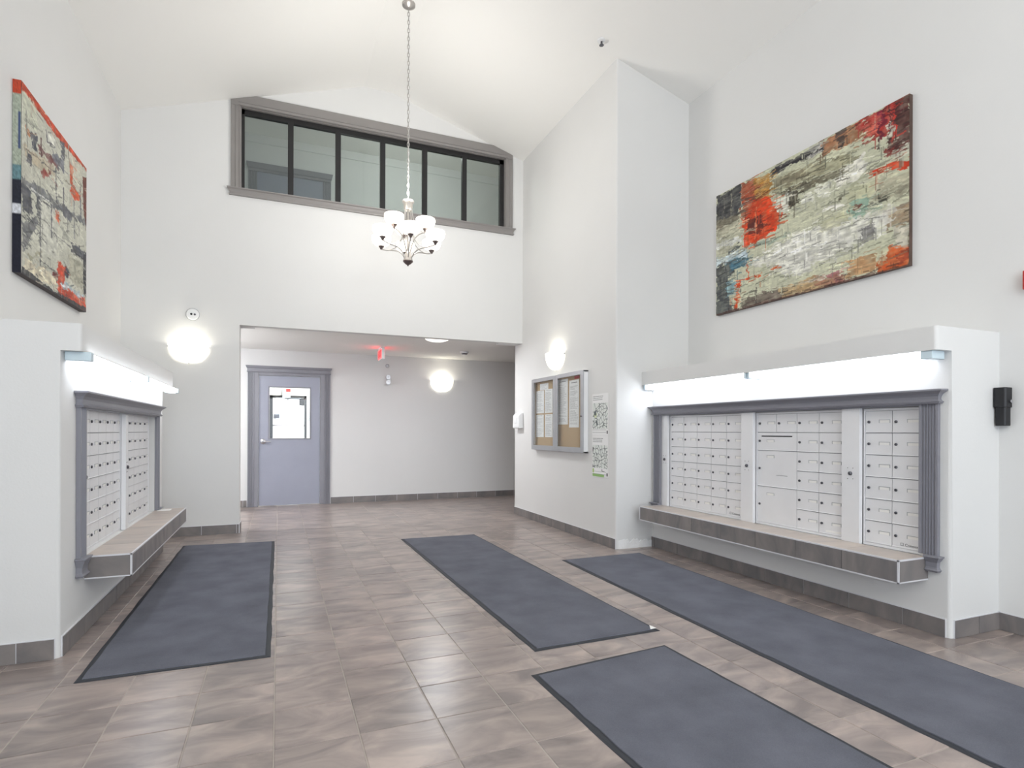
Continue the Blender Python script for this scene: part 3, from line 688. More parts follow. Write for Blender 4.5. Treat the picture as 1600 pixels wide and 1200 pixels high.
def bez(P, n=10):
    out = []
    for i in range(n + 1):
        t_ = i / n; u_ = 1 - t_
        out.append(tuple(u_ ** 3 * P[0][k] + 3 * u_ * u_ * t_ * P[1][k] + 3 * u_ * t_ * t_ * P[2][k] + t_ ** 3 * P[3][k] for k in (0, 1)))
    return out
def arm(ang, R, zc, curve, scroll):
    c, s = math.cos(ang), math.sin(ang)
    a = part('arm', G().tube([(r * c, r * s, z) for r, z in bez(curve)], 0.006, 7), NICKEL, ch_, local=True, smooth=True)
    part('scroll', G().tube([(r * c, r * s, z) for r, z in bez(scroll)], 0.0045, 6), NICKEL, a, local=True, smooth=True)
    part('cup', G().lathe([(0.008, zc - 0.035), (0.012, zc - 0.028), (0.020, zc - 0.012), (0.030, zc - 0.004), (0.034, zc + 0.006), (0.002, zc + 0.006)], 14, (R * c, R * s, 0)), NICKD, a, local=True, smooth=True)
    part('lamp_shade', G().lathe([(0.022, zc + 0.000), (0.050, zc + 0.005), (0.078, zc + 0.022), (0.095, zc + 0.046), (0.103, zc + 0.074), (0.102, zc + 0.098), (0.098, zc + 0.106), (0.096, zc + 0.098), (0.095, zc + 0.074), (0.086, zc + 0.048), (0.05, zc + 0.014), (0.002, zc + 0.010)], 20, (R * c, R * s, 0)), SHADE, ch_, local=True, smooth=True)
for k in range(6):
    arm(YAW * 0 + math.radians(-75 + 60 * k - 22), 0.31, 0.235, [(0.035, 0.08), (0.10, 0.22), (0.20, 0.16), (0.31, 0.205)], [(0.03, 0.58), (0.05, 0.30), (0.06, 0.20), (0.24, 0.185)])
for k in range(3):
    arm(math.radians(-135 + 120 * k - 15), 0.19, 0.385, [(0.02, 0.12), (0.05, 0.30), (0.10, 0.34), (0.19, 0.35)], [(0.04, 0.60), (0.055, 0.48), (0.07, 0.42), (0.16, 0.345)])
l = bpy.data.lights.new('chandelier_bulbs', 'POINT'); l.energy = 38; l.color = (1.0, 0.975, 0.94); l.shadow_soft_size = 0.3
lo = bpy.data.objects.new('chandelier_bulbs', l); COL.objects.link(lo); lo.parent = ch_; lo.location = (0, 0, 0.86)
# unseen copy added behind the camera to even out the room light
tw = copy_tree(ch_); tw.location = (cx, -0.9, cz); tw['label'] = 'added second nickel chandelier, unseen behind the camera, for more even light'

# ------------------------------------------------------------------ floor mats
def floor_mat(label, pts, seed):
    rnd = random.Random(seed)
    cxm = sum(p[0] for p in pts) / 4; cym = sum(p[1] for p in pts) / 4
    t = thing('floor_mat', label, 'mat', (cxm, cym, 0), group='charcoal entrance mats')
    def outline(inset, jit):
        out = []; c = Vector((cxm, cym))
        for a, b_ in zip(pts, pts[1:] + pts[:1]):
            a = Vector(a); b_ = Vector(b_); d = (b_ - a).normalized(); nrm = Vector((-d.y, d.x))
            if nrm.dot(c - a) < 0: nrm = -nrm
            n = max(3, int((b_ - a).length / 0.12))
            for i in range(n):
                q = a + (b_ - a) * (i / n) + nrm * inset
                if i == 0:
                    # corner: move along both edges
                    q = a + (c - a).normalized() * 0
                    q = a + d * inset + nrm * inset
                else: q += nrm * rnd.uniform(-jit, jit)
                out.append((q.x, q.y))
        return out
    o1 = outline(0, 0.003); o2 = outline(0.008, 0.002); n = len(o1)
    vs = [(x, y, 0.0005) for x, y in o1] + [(x, y, 0.005) for x, y in o2]
    part('rubber_border', G().add(vs, [(i, (i + 1) % n, n + (i + 1) % n, n + i) for i in range(n)] + [tuple(range(n, 2 * n)), tuple(range(n - 1, -1, -1))]), RUBBER, t)
    o3 = outline(0.028, 0.003); n = len(o3)
    vs = [(x, y, 0.0045) for x, y in o3] + [(x * 0.998 + cxm * 0.002, y * 0.998 + cym * 0.002, 0.0095) for x, y in o3]
    part('carpet_top', G().add(vs, [(i, (i + 1) % n, n + (i + 1) % n, n + i) for i in range(n)] + [tuple(range(n, 2 * n))]), CARPET, t)
    return t
floor_mat('charcoal entrance mat beside the left tiled ledge', [(-0.93, 3.405), (-0.035, 3.40), (-0.035, 6.92), (-0.945, 7.0)], 1)
floor_mat('charcoal entrance mat in the middle of the floor, in front of the hallway', [(1.345, 2.925), (2.215, 2.94), (2.185, 6.50), (1.302, 6.53)], 2)
floor_mat('charcoal entrance mat running along the right mailboxes', [(2.462, 1.20), (3.365, 1.15), (3.43, 4.90), (2.535, 4.90)], 3)
floor_mat('nearest charcoal entrance mat, cut off by the bottom of the photo', [(1.27, -0.85), (2.17, -0.82), (2.09, 2.735), (1.197, 2.65)], 4)
single('paper_scrap', G().prism([(2.197, 3.03), (2.160, 2.965), (2.205, 2.968)], 'z', 0.0098, 0.011), PAPER, 'tiny white paper triangle on the corner of the middle mat', 'scrap', (2.19, 2.99, 0.0098))

# ------------------------------------------------------------------ printed surfaces painted on a grid of vertices
def print_obj(name, img, o0, du, dv, parent=None, base=None):
    """img rows top->bottom; o0 = top left corner, du across, dv down (world)"""
    h, w = img.shape[:2]
    o0, du, dv = np.array(o0), np.array(du), np.array(dv)
    uu, vv = np.meshgrid(np.linspace(0, 1, w), np.linspace(0, 1, h))
    co = o0 + uu[..., None] * du + vv[..., None] * dv
    b0 = np.array(WORLD[parent.name]) if parent is not None else np.array(base)
    co = (co - b0).reshape(-1, 3)
    idx = np.arange(h * w).reshape(h, w)
    fs = np.stack([idx[:-1, :-1], idx[1:, :-1], idx[1:, 1:], idx[:-1, 1:]], -1).reshape(-1, 4)
    me = bpy.data.meshes.new(name)
    me.vertices.add(len(co)); me.vertices.foreach_set('co', co.astype(np.float32).ravel())
    me.loops.add(fs.size); me.loops.foreach_set('vertex_index', fs.astype(np.int32).ravel())
    me.polygons.add(len(fs)); me.polygons.foreach_set('loop_start', np.arange(0, fs.size, 4, dtype=np.int32)); me.polygons.foreach_set('loop_total', np.full(len(fs), 4, np.int32))
    me.update(calc_edges=True)
    at = me.color_attributes.new('Col', 'FLOAT_COLOR', 'POINT')
    c = np.clip(img / 255.0, 0, 1); c = np.where(c <= 0.04045, c / 12.92, ((c + 0.055) / 1.055) ** 2.4)
    rgba = np.concatenate([c.reshape(-1, 3), np.ones((h * w, 1))], 1).astype(np.float32)
    at.data.foreach_set('color', rgba.ravel())
    me.materials.append(PRINT)
    o = bpy.data.objects.new(name, me); COL.objects.link(o)
    if parent is not None: o.parent = parent
    else: o.location = base
    WORLD[o.name] = Vector(b0)
    return o
def homog(src, dst):
    A = []; b = []
    for (x, y), (u, v) in zip(src, dst):
        A += [[x, y, 1, 0, 0, 0, -u * x, -u * y], [0, 0, 0, x, y, 1, -v * x, -v * y]]; b += [u, v]
    h = np.linalg.solve(np.array(A, float), np.array(b, float)); return np.append(h, 1).reshape(3, 3)
def vnoise(h, w, sy, sx, rng):
    gy, gx = max(2, int(h / sy) + 2), max(2, int(w / sx) + 2); g = rng.random((gy, gx))
    y = np.linspace(0, gy - 1.001, h); x = np.linspace(0, gx - 1.001, w)
    yi, xi = y.astype(int), x.astype(int); fy, fx = y - yi, x - xi; fy = fy * fy * (3 - 2 * fy); fx = fx * fx * (3 - 2 * fx)
    a = g[yi][:, xi]; b = g[yi][:, xi + 1]; c = g[yi + 1][:, xi]; d = g[yi + 1][:, xi + 1]
    return (a * (1 - fx) + b * fx) * (1 - fy[:, None]) + (c * (1 - fx) + d * fx) * fy[:, None]
def paint(w, h, corners, base, feats, seed, strokes, streak=1.0):
    rng = np.random.default_rng(seed)
    Hm = homog(corners, [(0, 0), (w, 0), (w, h), (0, h)])
    img = np.zeros((h, w, 3)) + np.array(base, float)
    n = vnoise(h, w, 30, 40, rng) * 0.6 + vnoise(h, w, 8, 14, rng) * 0.4
    img *= (0.90 + 0.17 * n)[..., None]
    Y, X = np.mgrid[0:h, 0:w].astype(float)
    dx = (vnoise(h, w, 7, 9, rng) - 0.5) * 8 + (vnoise(h, w, 2.5, 4, rng) - 0.5) * 6
    dy = (vnoise(h, w, 6, 12, rng) - 0.5) * 7 + (vnoise(h, w, 2, 5, rng) - 0.5) * 5
    for ft in feats:
        poly, col = ft[0], ft[1]; op = ft[2] if len(ft) > 2 else 0.9; warp = ft[3] if len(ft) > 3 else 1.0
        P_ = np.array([(Hm @ np.array([x, y, 1.0])) for x, y in poly]); P_ = P_[:, :2] / P_[:, 2:]
        xx, yy = X + dx * warp, Y + dy * warp; ins = np.zeros((h, w), bool)
        m_ = len(P_)
        for i in range(m_):
            x0, y0 = P_[i]; x1, y1 = P_[(i + 1) % m_]
            if abs(y1 - y0) < 1e-9: continue
            cond = ((y0 > yy) != (y1 > yy)) & (xx < (x1 - x0) * (yy - y0) / (y1 - y0) + x0); ins ^= cond
        tex = vnoise(h, w, 3, 12, rng) * 0.5 + vnoise(h, w, 9, 5, rng) * 0.5
        a = ins * np.clip(op * (0.55 + 0.8 * tex), 0, 1)
        c = np.array(col, float) * (0.82 + 0.36 * vnoise(h, w, 5, 9, rng))[..., None]
        img = img * (1 - a[..., None]) + c * a[..., None]
    # palette-knife strokes: pick up the local colour and shift it
    for _ in range(strokes):
        x, y = rng.integers(0, w), rng.integers(0, h)
        if rng.random() < 0.85: lw, lh = rng.integers(5, 26), rng.integers(1, 3)
        else: lw, lh = rng.integers(1, 3), rng.integers(5, 22)
        sx, sy = rng.integers(-10, 11), rng.integers(-8, 9)
        c = img[min(max(y + sy, 0), h - 1), min(max(x + sx, 0), w - 1)] * rng.choice([0.6, 0.8, 0.92, 1.08, 1.15])
        sl = rng.uniform(-0.25, 0.25) * streak
        for i in range(lw):
            yy = int(y + sl * i); img[max(0, yy):max(0, yy + lh), min(w - 1, x + i)] = img[max(0, yy):max(0, yy + lh), min(w - 1, x + i)] * 0.35 + c * 0.65
    img *= (0.93 + 0.12 * vnoise(h, w, 1.6, 3.2, rng))[..., None]
    return np.clip(img, 0, 250)

featR = [
 ([(60,575),(180,515),(180,660),(62,690)], (58,58,62)), ([(62,690),(180,640),(180,700),(62,770)], (120,114,98)),
 ([(180,515),(245,488),(255,640),(190,675)], (165,72,44)), ([(240,490),(325,455),(335,580),(258,610)], (178,128,60)),
 ([(190,690),(240,600),(300,560),(345,600),(385,650),(365,720),(300,770),(200,810)], (214,66,26), 1.0), ([(215,670),(290,665),(300,715),(235,765)], (98,40,32)),
 ([(318,450),(585,308),(575,365),(400,425),(335,480)], (72,70,72)), ([(340,480),(720,355),(765,400),(420,520),(345,560)], (160,156,128)),
 ([(340,560),(640,450),(700,430),(690,462),(420,565)], (96,90,74), 0.8), ([(330,500),(500,440),(520,465),(350,530)], (112,104,86), 0.6),
 ([(350,590),(410,560),(435,640),(385,650)], (220,220,208)), ([(480,560),(535,540),(540,590),(485,605)], (220,220,210)), ([(550,520),(625,500),(632,555),(560,570)], (216,216,204)),
 ([(640,490),(720,420),(785,360),(802,440),(760,482),(650,522)], (226,224,212), 1.0), ([(413,538),(466,520),(466,602),(420,622)], (78,72,58)),
 ([(500,330),(565,310),(565,370),(490,400)], (205,202,195), 0.7), ([(570,308),(765,212),(765,292),(580,372)], (152,106,76)), ([(640,265),(690,245),(680,330),(650,330)], (70,60,58)),
 ([(740,222),(932,108),(962,160),(905,262),(785,305)], (166,50,44)), ([(780,240),(860,220),(850,270),(780,290)], (215,110,90), 0.7), ([(850,150),(880,160),(870,300),(850,300)], (110,30,50)),
 ([(930,103),(1002,72),(1020,315),(905,352),(890,255)], (74,42,40)), ([(920,120),(935,120),(935,280),(915,310)], (190,60,50), 0.9), ([(888,212),(925,192),(925,268),(892,288)], (198,194,178)),
 ([(920,345),(1010,298),(1015,350),(928,378)], (192,190,175)), ([(800,470),(900,412),(1022,372),(1022,408),(860,458)], (192,60,32), 1.0), ([(880,330),(930,320),(920,380),(885,370)], (120,50,45)),
 ([(860,472),(1022,430),(1028,540),(860,592)], (172,168,146)), ([(800,560),(1030,500),(1030,520),(800,590)], (120,116,100), 0.5), ([(865,562),(912,548),(912,586),(870,592)], (60,60,52)),
 ([(720,590),(812,568),(802,640),(732,680)], (132,166,150), 0.8), ([(735,610),(770,600),(765,630),(738,635)], (110,60,50), 0.8), ([(882,640),(1032,588),(1036,680),(902,722)], (152,132,108)),
 ([(560,700),(960,610),(930,690),(780,800),(420,950),(230,880),(400,780)], (216,215,206), 0.95, 2.0), ([(780,708),(852,698),(852,762),(790,778)], (122,120,120), 0.8),
 ([(560,690),(700,640),(720,680),(600,740)], (190,190,150), 0.5), ([(700,520),(850,480),(840,560),(720,590)], (196,196,160), 0.6),
 ([(868,872),(940,800),(1036,778),(1039,890),(880,922)], (196,88,42)), ([(970,820),(1030,800),(1030,860),(980,880)], (150,60,40)), ([(960,700),(1035,690),(1036,790),(960,800)], (196,190,176), 0.7),
 ([(720,862),(862,820),(872,900),(732,962)], (182,142,102)), ([(630,922),(700,910),(712,970),(640,985)], (164,110,112)), ([(860,810),(930,790),(920,870),(872,880)], (190,188,160)),
 ([(65,900),(180,880),(120,960),(130,1040),(170,1130),(75,1142)], (78,82,84)), ([(112,885),(215,820),(217,890),(142,912)], (70,112,132)), ([(120,820),(190,800),(185,830),(120,850)], (50,56,64)), ([(120,985),(165,970),(165,1020),(125,1040)], (132,168,178)),
 ([(165,962),(192,955),(192,1108),(170,1112)], (206,76,32), 1.0), ([(190,972),(292,930),(292,946),(230,968)], (208,84,40), 1.0), ([(222,880),(232,880),(232,970),(222,970)], (205,70,30)), ([(343,902),(397,884),(352,922)], (206,92,40), 1.0),
 ([(380,1002),(560,940),(700,980),(420,1060),(400,1042)], (182,152,112)), ([(560,945),(720,930),(730,965),(580,1010)], (150,100,84), 0.7), ([(200,1052),(380,1002),(402,1052),(212,1112)], (112,102,92)),
 ([(65,872),(212,820),(217,848),(70,902)], (202,216,222)), ([(65,722),(182,680),(192,800),(65,852)], (188,186,164), 0.8), ([(65,800),(190,760),(190,775),(65,830)], (220,222,220), 0.8),
 ([(230,800),(440,740),(440,752),(230,820)], (140,160,150), 0.6), ([(480,975),(620,940),(620,948),(485,985)], (225,215,200), 0.8), ([(1010,80),(1020,75),(1040,885),(1030,890)], (96,86,70), 0.7, 0.3),
 ([(413,545),(418,545),(430,620),(424,620)], (50,46,40), 1.0, 0.3), ([(435,535),(440,535),(445,610),(440,612)], (50,46,40), 1.0, 0.3), ([(410,570),(466,550),(466,556),(410,576)], (200,196,180), 1.0, 0.3),
 ([(375,600),(380,598),(378,720),(372,720)], (150,150,130), 0.9, 0.3), ([(320,450),(470,385),(470,400),(322,466)], (46,44,48), 1.0, 0.7), ([(480,382),(575,335),(572,350),(482,398)], (60,58,60), 1.0, 0.7), ([(130,560),(135,560),(140,690),(133,690)], (150,146,130), 0.9, 0.4), ([(95,580),(100,578),(104,660),(98,662)], (140,136,126), 0.9, 0.4), ([(255,620),(262,618),(264,770),(256,772)], (220,130,90), 0.9, 0.5),
 ([(900,120),(905,118),(905,330),(898,332)], (60,30,34), 0.9, 0.5), ([(850,240),(856,238),(856,340),(849,342)], (70,40,44), 0.9, 0.4), ([(660,570),(685,560),(685,572),(662,580)], (90,84,70), 1.0, 0.4), ([(560,640),(700,590),(700,600),(562,650)], (232,230,222), 0.9, 0.8), ([(450,830),(640,770),(640,780),(450,842)], (234,234,228), 0.9, 0.8), ([(270,1000),(275,1000),(275,1080),(268,1080)], (70,64,60), 0.9, 0.5),
 ([(75,1130),(700,965),(1040,875),(1040,890),(75,1145)], (80,52,48), 0.8, 0.3)]
zt0, zt1 = 3.690, 2.452
py0, py1 = 4.662, 2.708                # far (left in view) and near edge
t = thing('painting', 'wide abstract painting in cream, orange and black high on the right wall', 'painting', (XR, (py0 + py1) / 2, zt1))
part('stretcher', G().box(XR - 0.036, XR - 0.0015, py1, py0, zt1, zt0), mat('canvas_edge_dark', (84, 66, 58), 0.7, noise=0.25, nscale=12), t)
img = paint(330, 210, [(60, 575), (1000, 75), (1040, 885), (75, 1140)], (198, 199, 174), featR, 7, 1700)
o = print_obj('canvas', img, (XR - 0.0385, py0, zt0), (0, py1 - py0, 0), (0, 0, zt1 - zt0), t)
featL = [
 ([(112,60),(420,478),(420,492),(300,352),(112,104)], (192,72,46), 1.0, 0.4), ([(112,104),(180,180),(185,300),(112,250)], (196,200,180), 0.6),
 ([(118,360),(270,470),(260,520),(120,420)], (180,160,130), 0.5), ([(150,290),(182,312),(182,388),(156,366)], (78,80,90)), ([(128,278),(152,290),(150,335),(132,318)], (196,128,84)), ([(140,235),(185,270),(182,290),(145,262)], (150,150,140), 0.6),
 ([(190,358),(275,450),(288,484),(192,402)], (108,66,66)), ([(135,395),(162,420),(150,470),(136,452)], (84,84,92)), ([(250,400),(312,432),(312,500),(262,440)], (112,114,124)), ([(228,300),(272,340),(272,380),(224,348)], (222,222,212)),
 ([(295,340),(310,350),(310,440),(300,430)], (96,98,106)), ([(200,478),(242,500),(242,522),(202,500)], (140,52,46), 0.8), ([(340,438),(356,472),(350,550),(396,600),(370,622),(338,590)], (202,80,44), 1.0), ([(330,390),(395,460),(390,580),(352,540)], (214,208,190), 0.5),
 ([(105,500),(200,570),(300,640),(416,722),(416,748),(300,674),(180,606),(105,545)], (112,114,118)), ([(105,540),(150,580),(162,690),(108,660)], (84,85,92)), ([(105,722),(192,702),(150,790),(132,830),(105,862)], (100,101,106), 0.8), ([(174,590),(192,605),(192,702),(178,692)], (76,78,86)),
 ([(266,655),(286,680),(286,742),(270,722)], (204,102,70), 1.0), ([(300,650),(350,680),(340,720),(305,700)], (100,102,110), 0.8), ([(340,818),(415,870),(412,912),(352,862)], (78,80,88)), ([(400,520),(420,522),(416,742),(402,690)], (104,54,44), 1.0, 0.4),
 ([(398,872),(414,880),(410,1062),(398,1060)], (56,56,62), 1.0, 0.4), ([(275,908),(316,936),(310,1022),(404,1080),(410,1150),(275,1062)], (204,76,50), 1.0), ([(310,930),(332,960),(322,990),(308,970)], (60,60,72)),
 ([(296,1000),(402,1070),(398,1085),(290,1028)], (176,198,206), 0.8), ([(110,882),(272,990),(262,1040),(108,952)], (216,206,182)), ([(332,880),(400,930),(394,1052),(330,990)], (170,168,150), 0.8), ([(240,950),(275,960),(272,1000)], (110,50,46)),
 ([(100,930),(250,1045),(408,1122),(410,1152),(250,1075),(97,965)], (66,66,70), 1.0, 0.4), ([(190,600),(275,660),(270,900),(195,840)], (206,206,196), 0.6), ([(135,880),(200,860),(190,890),(140,900)], (160,156,130), 0.7), ([(300,740),(340,820),(300,800)], (150,150,140), 0.6)]
def ln(x0, y0, x1, y1, c=(96, 96, 100), w=5):
    return ([(x0, y0), (x1, y1), (x1 + w, y1 + 2), (x0 + w, y0 + 2)], c, 1.0, 0.35)
def lh(x0, y0, x1, y1, c=(96, 96, 100), w=6):
    return ([(x0, y0), (x1, y1), (x1, y1 + w), (x0, y0 + w)], c, 0.9, 0.35)
featL += [ln(270, 470, 270, 640), ln(190, 610, 190, 930), ln(310, 350, 310, 440), ln(225, 290, 230, 350), ln(305, 560, 305, 690), ln(245, 640, 245, 800), ln(330, 360, 335, 470, (150, 150, 140)),
    ln(130, 200, 132, 420, (150, 150, 140)), ln(355, 620, 355, 800, (140, 140, 140)), ln(200, 330, 200, 420, (90, 60, 60)), ln(385, 560, 385, 700, (110, 110, 116)),
    lh(230, 340, 270, 372), lh(200, 440, 290, 500, (90, 90, 96)), lh(130, 380, 200, 430, (120, 110, 100)), lh(195, 620, 245, 650), lh(240, 760, 340, 840, (120, 120, 118)), lh(110, 690, 200, 740, (90, 90, 96)),
    lh(190, 900, 275, 960, (110, 110, 108)), lh(120, 240, 210, 300, (150, 150, 140)), lh(310, 520, 400, 600, (150, 146, 130)), lh(340, 850, 412, 902, (60, 60, 66), 10), lh(150, 560, 240, 625, (226, 226, 222), 8), lh(285, 1010, 330, 1030, (225, 230, 235), 8)]
lz0, lz1, ly0, ly1 = 3.60, 2.305, 4.80, 6.20
t = thing('painting', 'abstract painting with a red top edge on the left wall', 'painting', (XL, (ly0 + ly1) / 2, lz1))
part('stretcher', G().box(XL + 0.0015, XL + 0.047, ly0, ly1, lz1, lz0), mat('canvas_edge_dark2', (70, 62, 62), 0.7, noise=0.2, nscale=12), t)
img = paint(240, 230, [(112, 60), (420, 480), (410, 1150), (97, 965)], (202, 202, 188), featL, 11, 520, 1.6)
print_obj('canvas', img, (XL + 0.0495, ly0, lz0), (0, ly1 - ly0, 0), (0, 0, lz1 - lz0), t)
edge = np.zeros((120, 8, 3)); rngE = np.random.default_rng(3)
for r in range(120):
    f = r / 119
    c = (186, 72, 48) if f < .07 else (168, 176, 160) if f < .44 else (104, 136, 142) if f < .52 else (40, 42, 54) if f < .64 else (214, 216, 222) if f < .69 else (30, 32, 46)
    edge[r] = np.array(c) * rngE.uniform(0.85, 1.1, (8, 1))
    if .16 < f < .36: edge[r, 5:7] = (70, 84, 120)
print_obj('canvas_edge', edge, (XL + 0.0015, ly0 - 0.0015, lz0), (0.0465, 0, 0), (0, 0, lz1 - lz0), t)

# ------------------------------------------------------------------ notice board
nb = thing('notice_board', 'glazed aluminium notice board with cork back holding paper notices', 'notice board', (XP, 6.45, 0.996))
ny0, ny1, nz0, nz1, nx = 5.727, 7.158, 0.996, 1.950, XP - 0.07
part('case', G().box(nx + 0.012, XP - 0.0015, ny0, ny0 + 0.015, nz0, nz1).box(nx + 0.012, XP - 0.0015, ny1 - 0.015, ny1, nz0, nz1).box(nx + 0.012, XP - 0.0015, ny0, ny1, nz0, nz0 + 0.015).box(nx + 0.012, XP - 0.0015, ny0, ny1, nz1 - 0.015, nz1), WHITEP, nb)
part('cork_panel', G().box(XP - 0.018, XP - 0.002, ny0 + 0.015, ny1 - 0.015, nz0 + 0.015, nz1 - 0.015), CORK, nb)
for a, b_ in ((ny0, 6.437), (6.438, ny1)):
    d = part('glass_door', G().box(nx, nx + 0.014, a, a + 0.062, nz0, nz1).box(nx, nx + 0.014, b_ - 0.062, b_, nz0, nz1)
             .box(nx, nx + 0.014, a + 0.062, b_ - 0.062, nz0, nz0 + 0.062).box(nx, nx + 0.014, a + 0.062, b_ - 0.062, nz1 - 0.045, nz1), ALUF, nb, bevel=0.002)
    part('pane', G().box(nx + 0.005, nx + 0.008, a + 0.06, b_ - 0.06, nz0 + 0.06, nz1 - 0.044), GLASSC, d)
part('lock', G().lathe([(0.008, 0), (0.008, -0.008), (0.001, -0.009)], 10, (nx, 5.765, 1.42), 'x'), LOCKM, nb)

def notice_img(w, h, seed, head=True, blocks=None, faint=0.0):
    rng = np.random.default_rng(seed); im = np.full((h, w, 3), 238.0)
    if head: im[int(h * .05):int(h * .07), int(w * .2):int(w * .8)] = 120
    y = int(h * (.13 if head else .05))
    while y < h * 0.93:
        if rng.random() < 0.88:
            e = int(w * rng.uniform(0.55, 0.92)); x = int(w * 0.1)
            while x < e:
                L_ = rng.integers(2, 6); im[y:y + 1, x:min(x + L_, e)] = rng.uniform(120, 175) + faint * 0.6; x += L_ + 1
        y += 3
    return im
def paper(name, label, cat, y_left, y_right, ztop_, zbot, img, x=XP - 0.0195, group=None, tilt=0.0):
    cyy = (y_left + y_right) / 2
    g = G().box(x - 0.0012, x + 0.0006, y_right, y_left, zbot, ztop_)
    o = single(name, g, PAPER, label, cat, (x, cyy, zbot), group)
    print_obj('printed_face', img, (x - 0.0022, y_left, ztop_), (0, y_right - y_left, 0), (0, 0, zbot - ztop_), o)
    return o
G_ = 'notices pinned in the notice board'
paper('paper_notice', 'small blank-looking slip at the top of the left notice pane', 'notice', 6.985, 6.735, 1.882, 1.798, notice_img(60, 22, 1, False, faint=60), group=G_)
paper('paper_notice', 'upper left sheet in the left notice pane', 'notice', 7.105, 6.865, 1.792, 1.487, notice_img(60, 80, 2), group=G_)
paper('paper_notice', 'upper right sheet in the left notice pane', 'notice', 6.840, 6.605, 1.797, 1.487, notice_img(60, 80, 3), group=G_)
paper('paper_notice', 'lower left sheet with short bold heading in the left notice pane', 'notice', 7.105, 6.870, 1.468, 1.166, notice_img(60, 80, 4, faint=40), group=G_)
paper('paper_notice', 'lower right sheet in the left notice pane', 'notice', 6.830, 6.605, 1.468, 1.168, notice_img(60, 80, 5), group=G_)
paper('paper_notice', 'long faint typed sheet on the left of the right notice pane', 'notice', 6.452, 6.188, 1.893, 1.330, notice_img(60, 140, 6, faint=25), group=G_)
paper('paper_notice', 'longest typed sheet, hanging lowest, in the right notice pane', 'notice', 6.150, 5.905, 1.862, 1.292, notice_img(60, 140, 7), group=G_)
single('red_tag', G().box(XP - 0.022, XP - 0.019, 5.90, 6.02, 1.872, 1.905), REDP, 'red strip in the top right corner of the notice board', 'tag', (XP - 0.02, 5.96, 1.872))

def map_poster(seed, green):
    rng = np.random.default_rng(seed); h, w = 150, 110; im = np.full((h, w, 3), 236.0)
    Y, X = np.mgrid[0:h, 0:w]; pts = rng.random((70, 2)) * [h, w]
    d = np.sqrt((Y[..., None] - pts[:, 0]) ** 2 + (X[..., None] - pts[:, 1]) ** 2); ds = np.sort(d, -1)
    edge_ = (ds[..., 1] - ds[..., 0]) < 1.5
    area_ = (Y > h * .22) & (Y < h * (.78 if green else .84)) & (X > 3) & (X < w - 6)
    im[area_] = (222, 226, 222); im[area_ & edge_] = (96, 104, 104)
    for k in range(9):
        y, x = rng.integers(int(h * .3), int(h * .7)), rng.integers(8, w - 14); im[y:y + 3, x:x + 6] = rng.choice([120, 160]) 
    if not green:
        c = ((Y - h * .5) ** 2 + (X - w * .2) ** 2) < 120; im[c & area_ & ~edge_] = (214, 222, 186)
    for r in (0.06, 0.10, 0.14):
        x = 6
        while x < w * 0.62:
            L_ = rng.integers(2, 7); im[int(h * r):int(h * r) + 2, x:x + L_] = 90; x += L_ + 1
    im[int(h * .88):int(h * .955), w - 12:w - 5] = 25
    im[int(h * .86), 3:w - 16] = 130; im[int(h * .92), 3:w - 16] = 120
    if green:
        im[int(h * .93):int(h * .99), 3:int(w * .75)] = (150, 190, 120); im[int(h * .80):int(h * .90), 3:14] = (180, 205, 140)
        im[int(h * .80):int(h * .84), int(w * .6):int(w * .64)] = 70; im[int(h * .84):int(h * .855), int(w * .6):int(w * .78)] = 80
    return im
paper('map_poster', 'upper black and white street map poster beside the notice board', 'poster', 5.628, 5.285, 1.665, 1.200, map_poster(3, False), x=XP - 0.002, group='map posters')
paper('map_poster', 'lower street map poster with green strip along its bottom', 'poster', 5.628, 5.285, 1.196, 0.738, map_poster(5, True), x=XP - 0.002, group='map posters')

# white dispenser on the projecting wall near the hallway
t = thing('wall_dispenser', 'white rounded plastic dispenser on the wall left of the notice board', 'dispenser', (XP, 7.71, 1.28))
part('housing', G().prism([(XP, 1.29), (XP, 1.52), (XP - 0.045, 1.505), (XP - 0.075, 1.47), (XP - 0.08, 1.30), (XP - 0.07, 1.285)], 'y', 7.60, 7.82), WHITEP, t, bevel=0.012)
part('push_plate', G().box(XP - 0.086, XP - 0.078, 7.66, 7.76, 1.36, 1.44), WHITEP, t, bevel=0.003)

# round alarm above the left sconce
t = thing('round_alarm', 'round white alarm with two dark lenses above the left sconce', 'alarm', (-0.937, YH, 2.61))
part('body', G().lathe([(0.068, 0), (0.068, -0.018), (0.058, -0.032), (0.001, -0.036)], 28, (-0.937, YH, 2.61), 'y'), WHITEP, t, smooth=True)
part('rim', G().lathe([(0.072, 0.0), (0.074, -0.008), (0.069, -0.012)], 28, (-0.937, YH, 2.61), 'y'), ALUF, t, smooth=True)
part('lens', G().lathe([(0.013, -0.034), (0.012, -0.041), (0.001, -0.043)], 12, (-0.948, YH, 2.61), 'y'), BLACKP, t)
part('lens', G().lathe([(0.012, -0.034), (0.011, -0.040), (0.001, -0.042)], 12, (-0.912, YH, 2.607), 'y'), LOCKM, t)

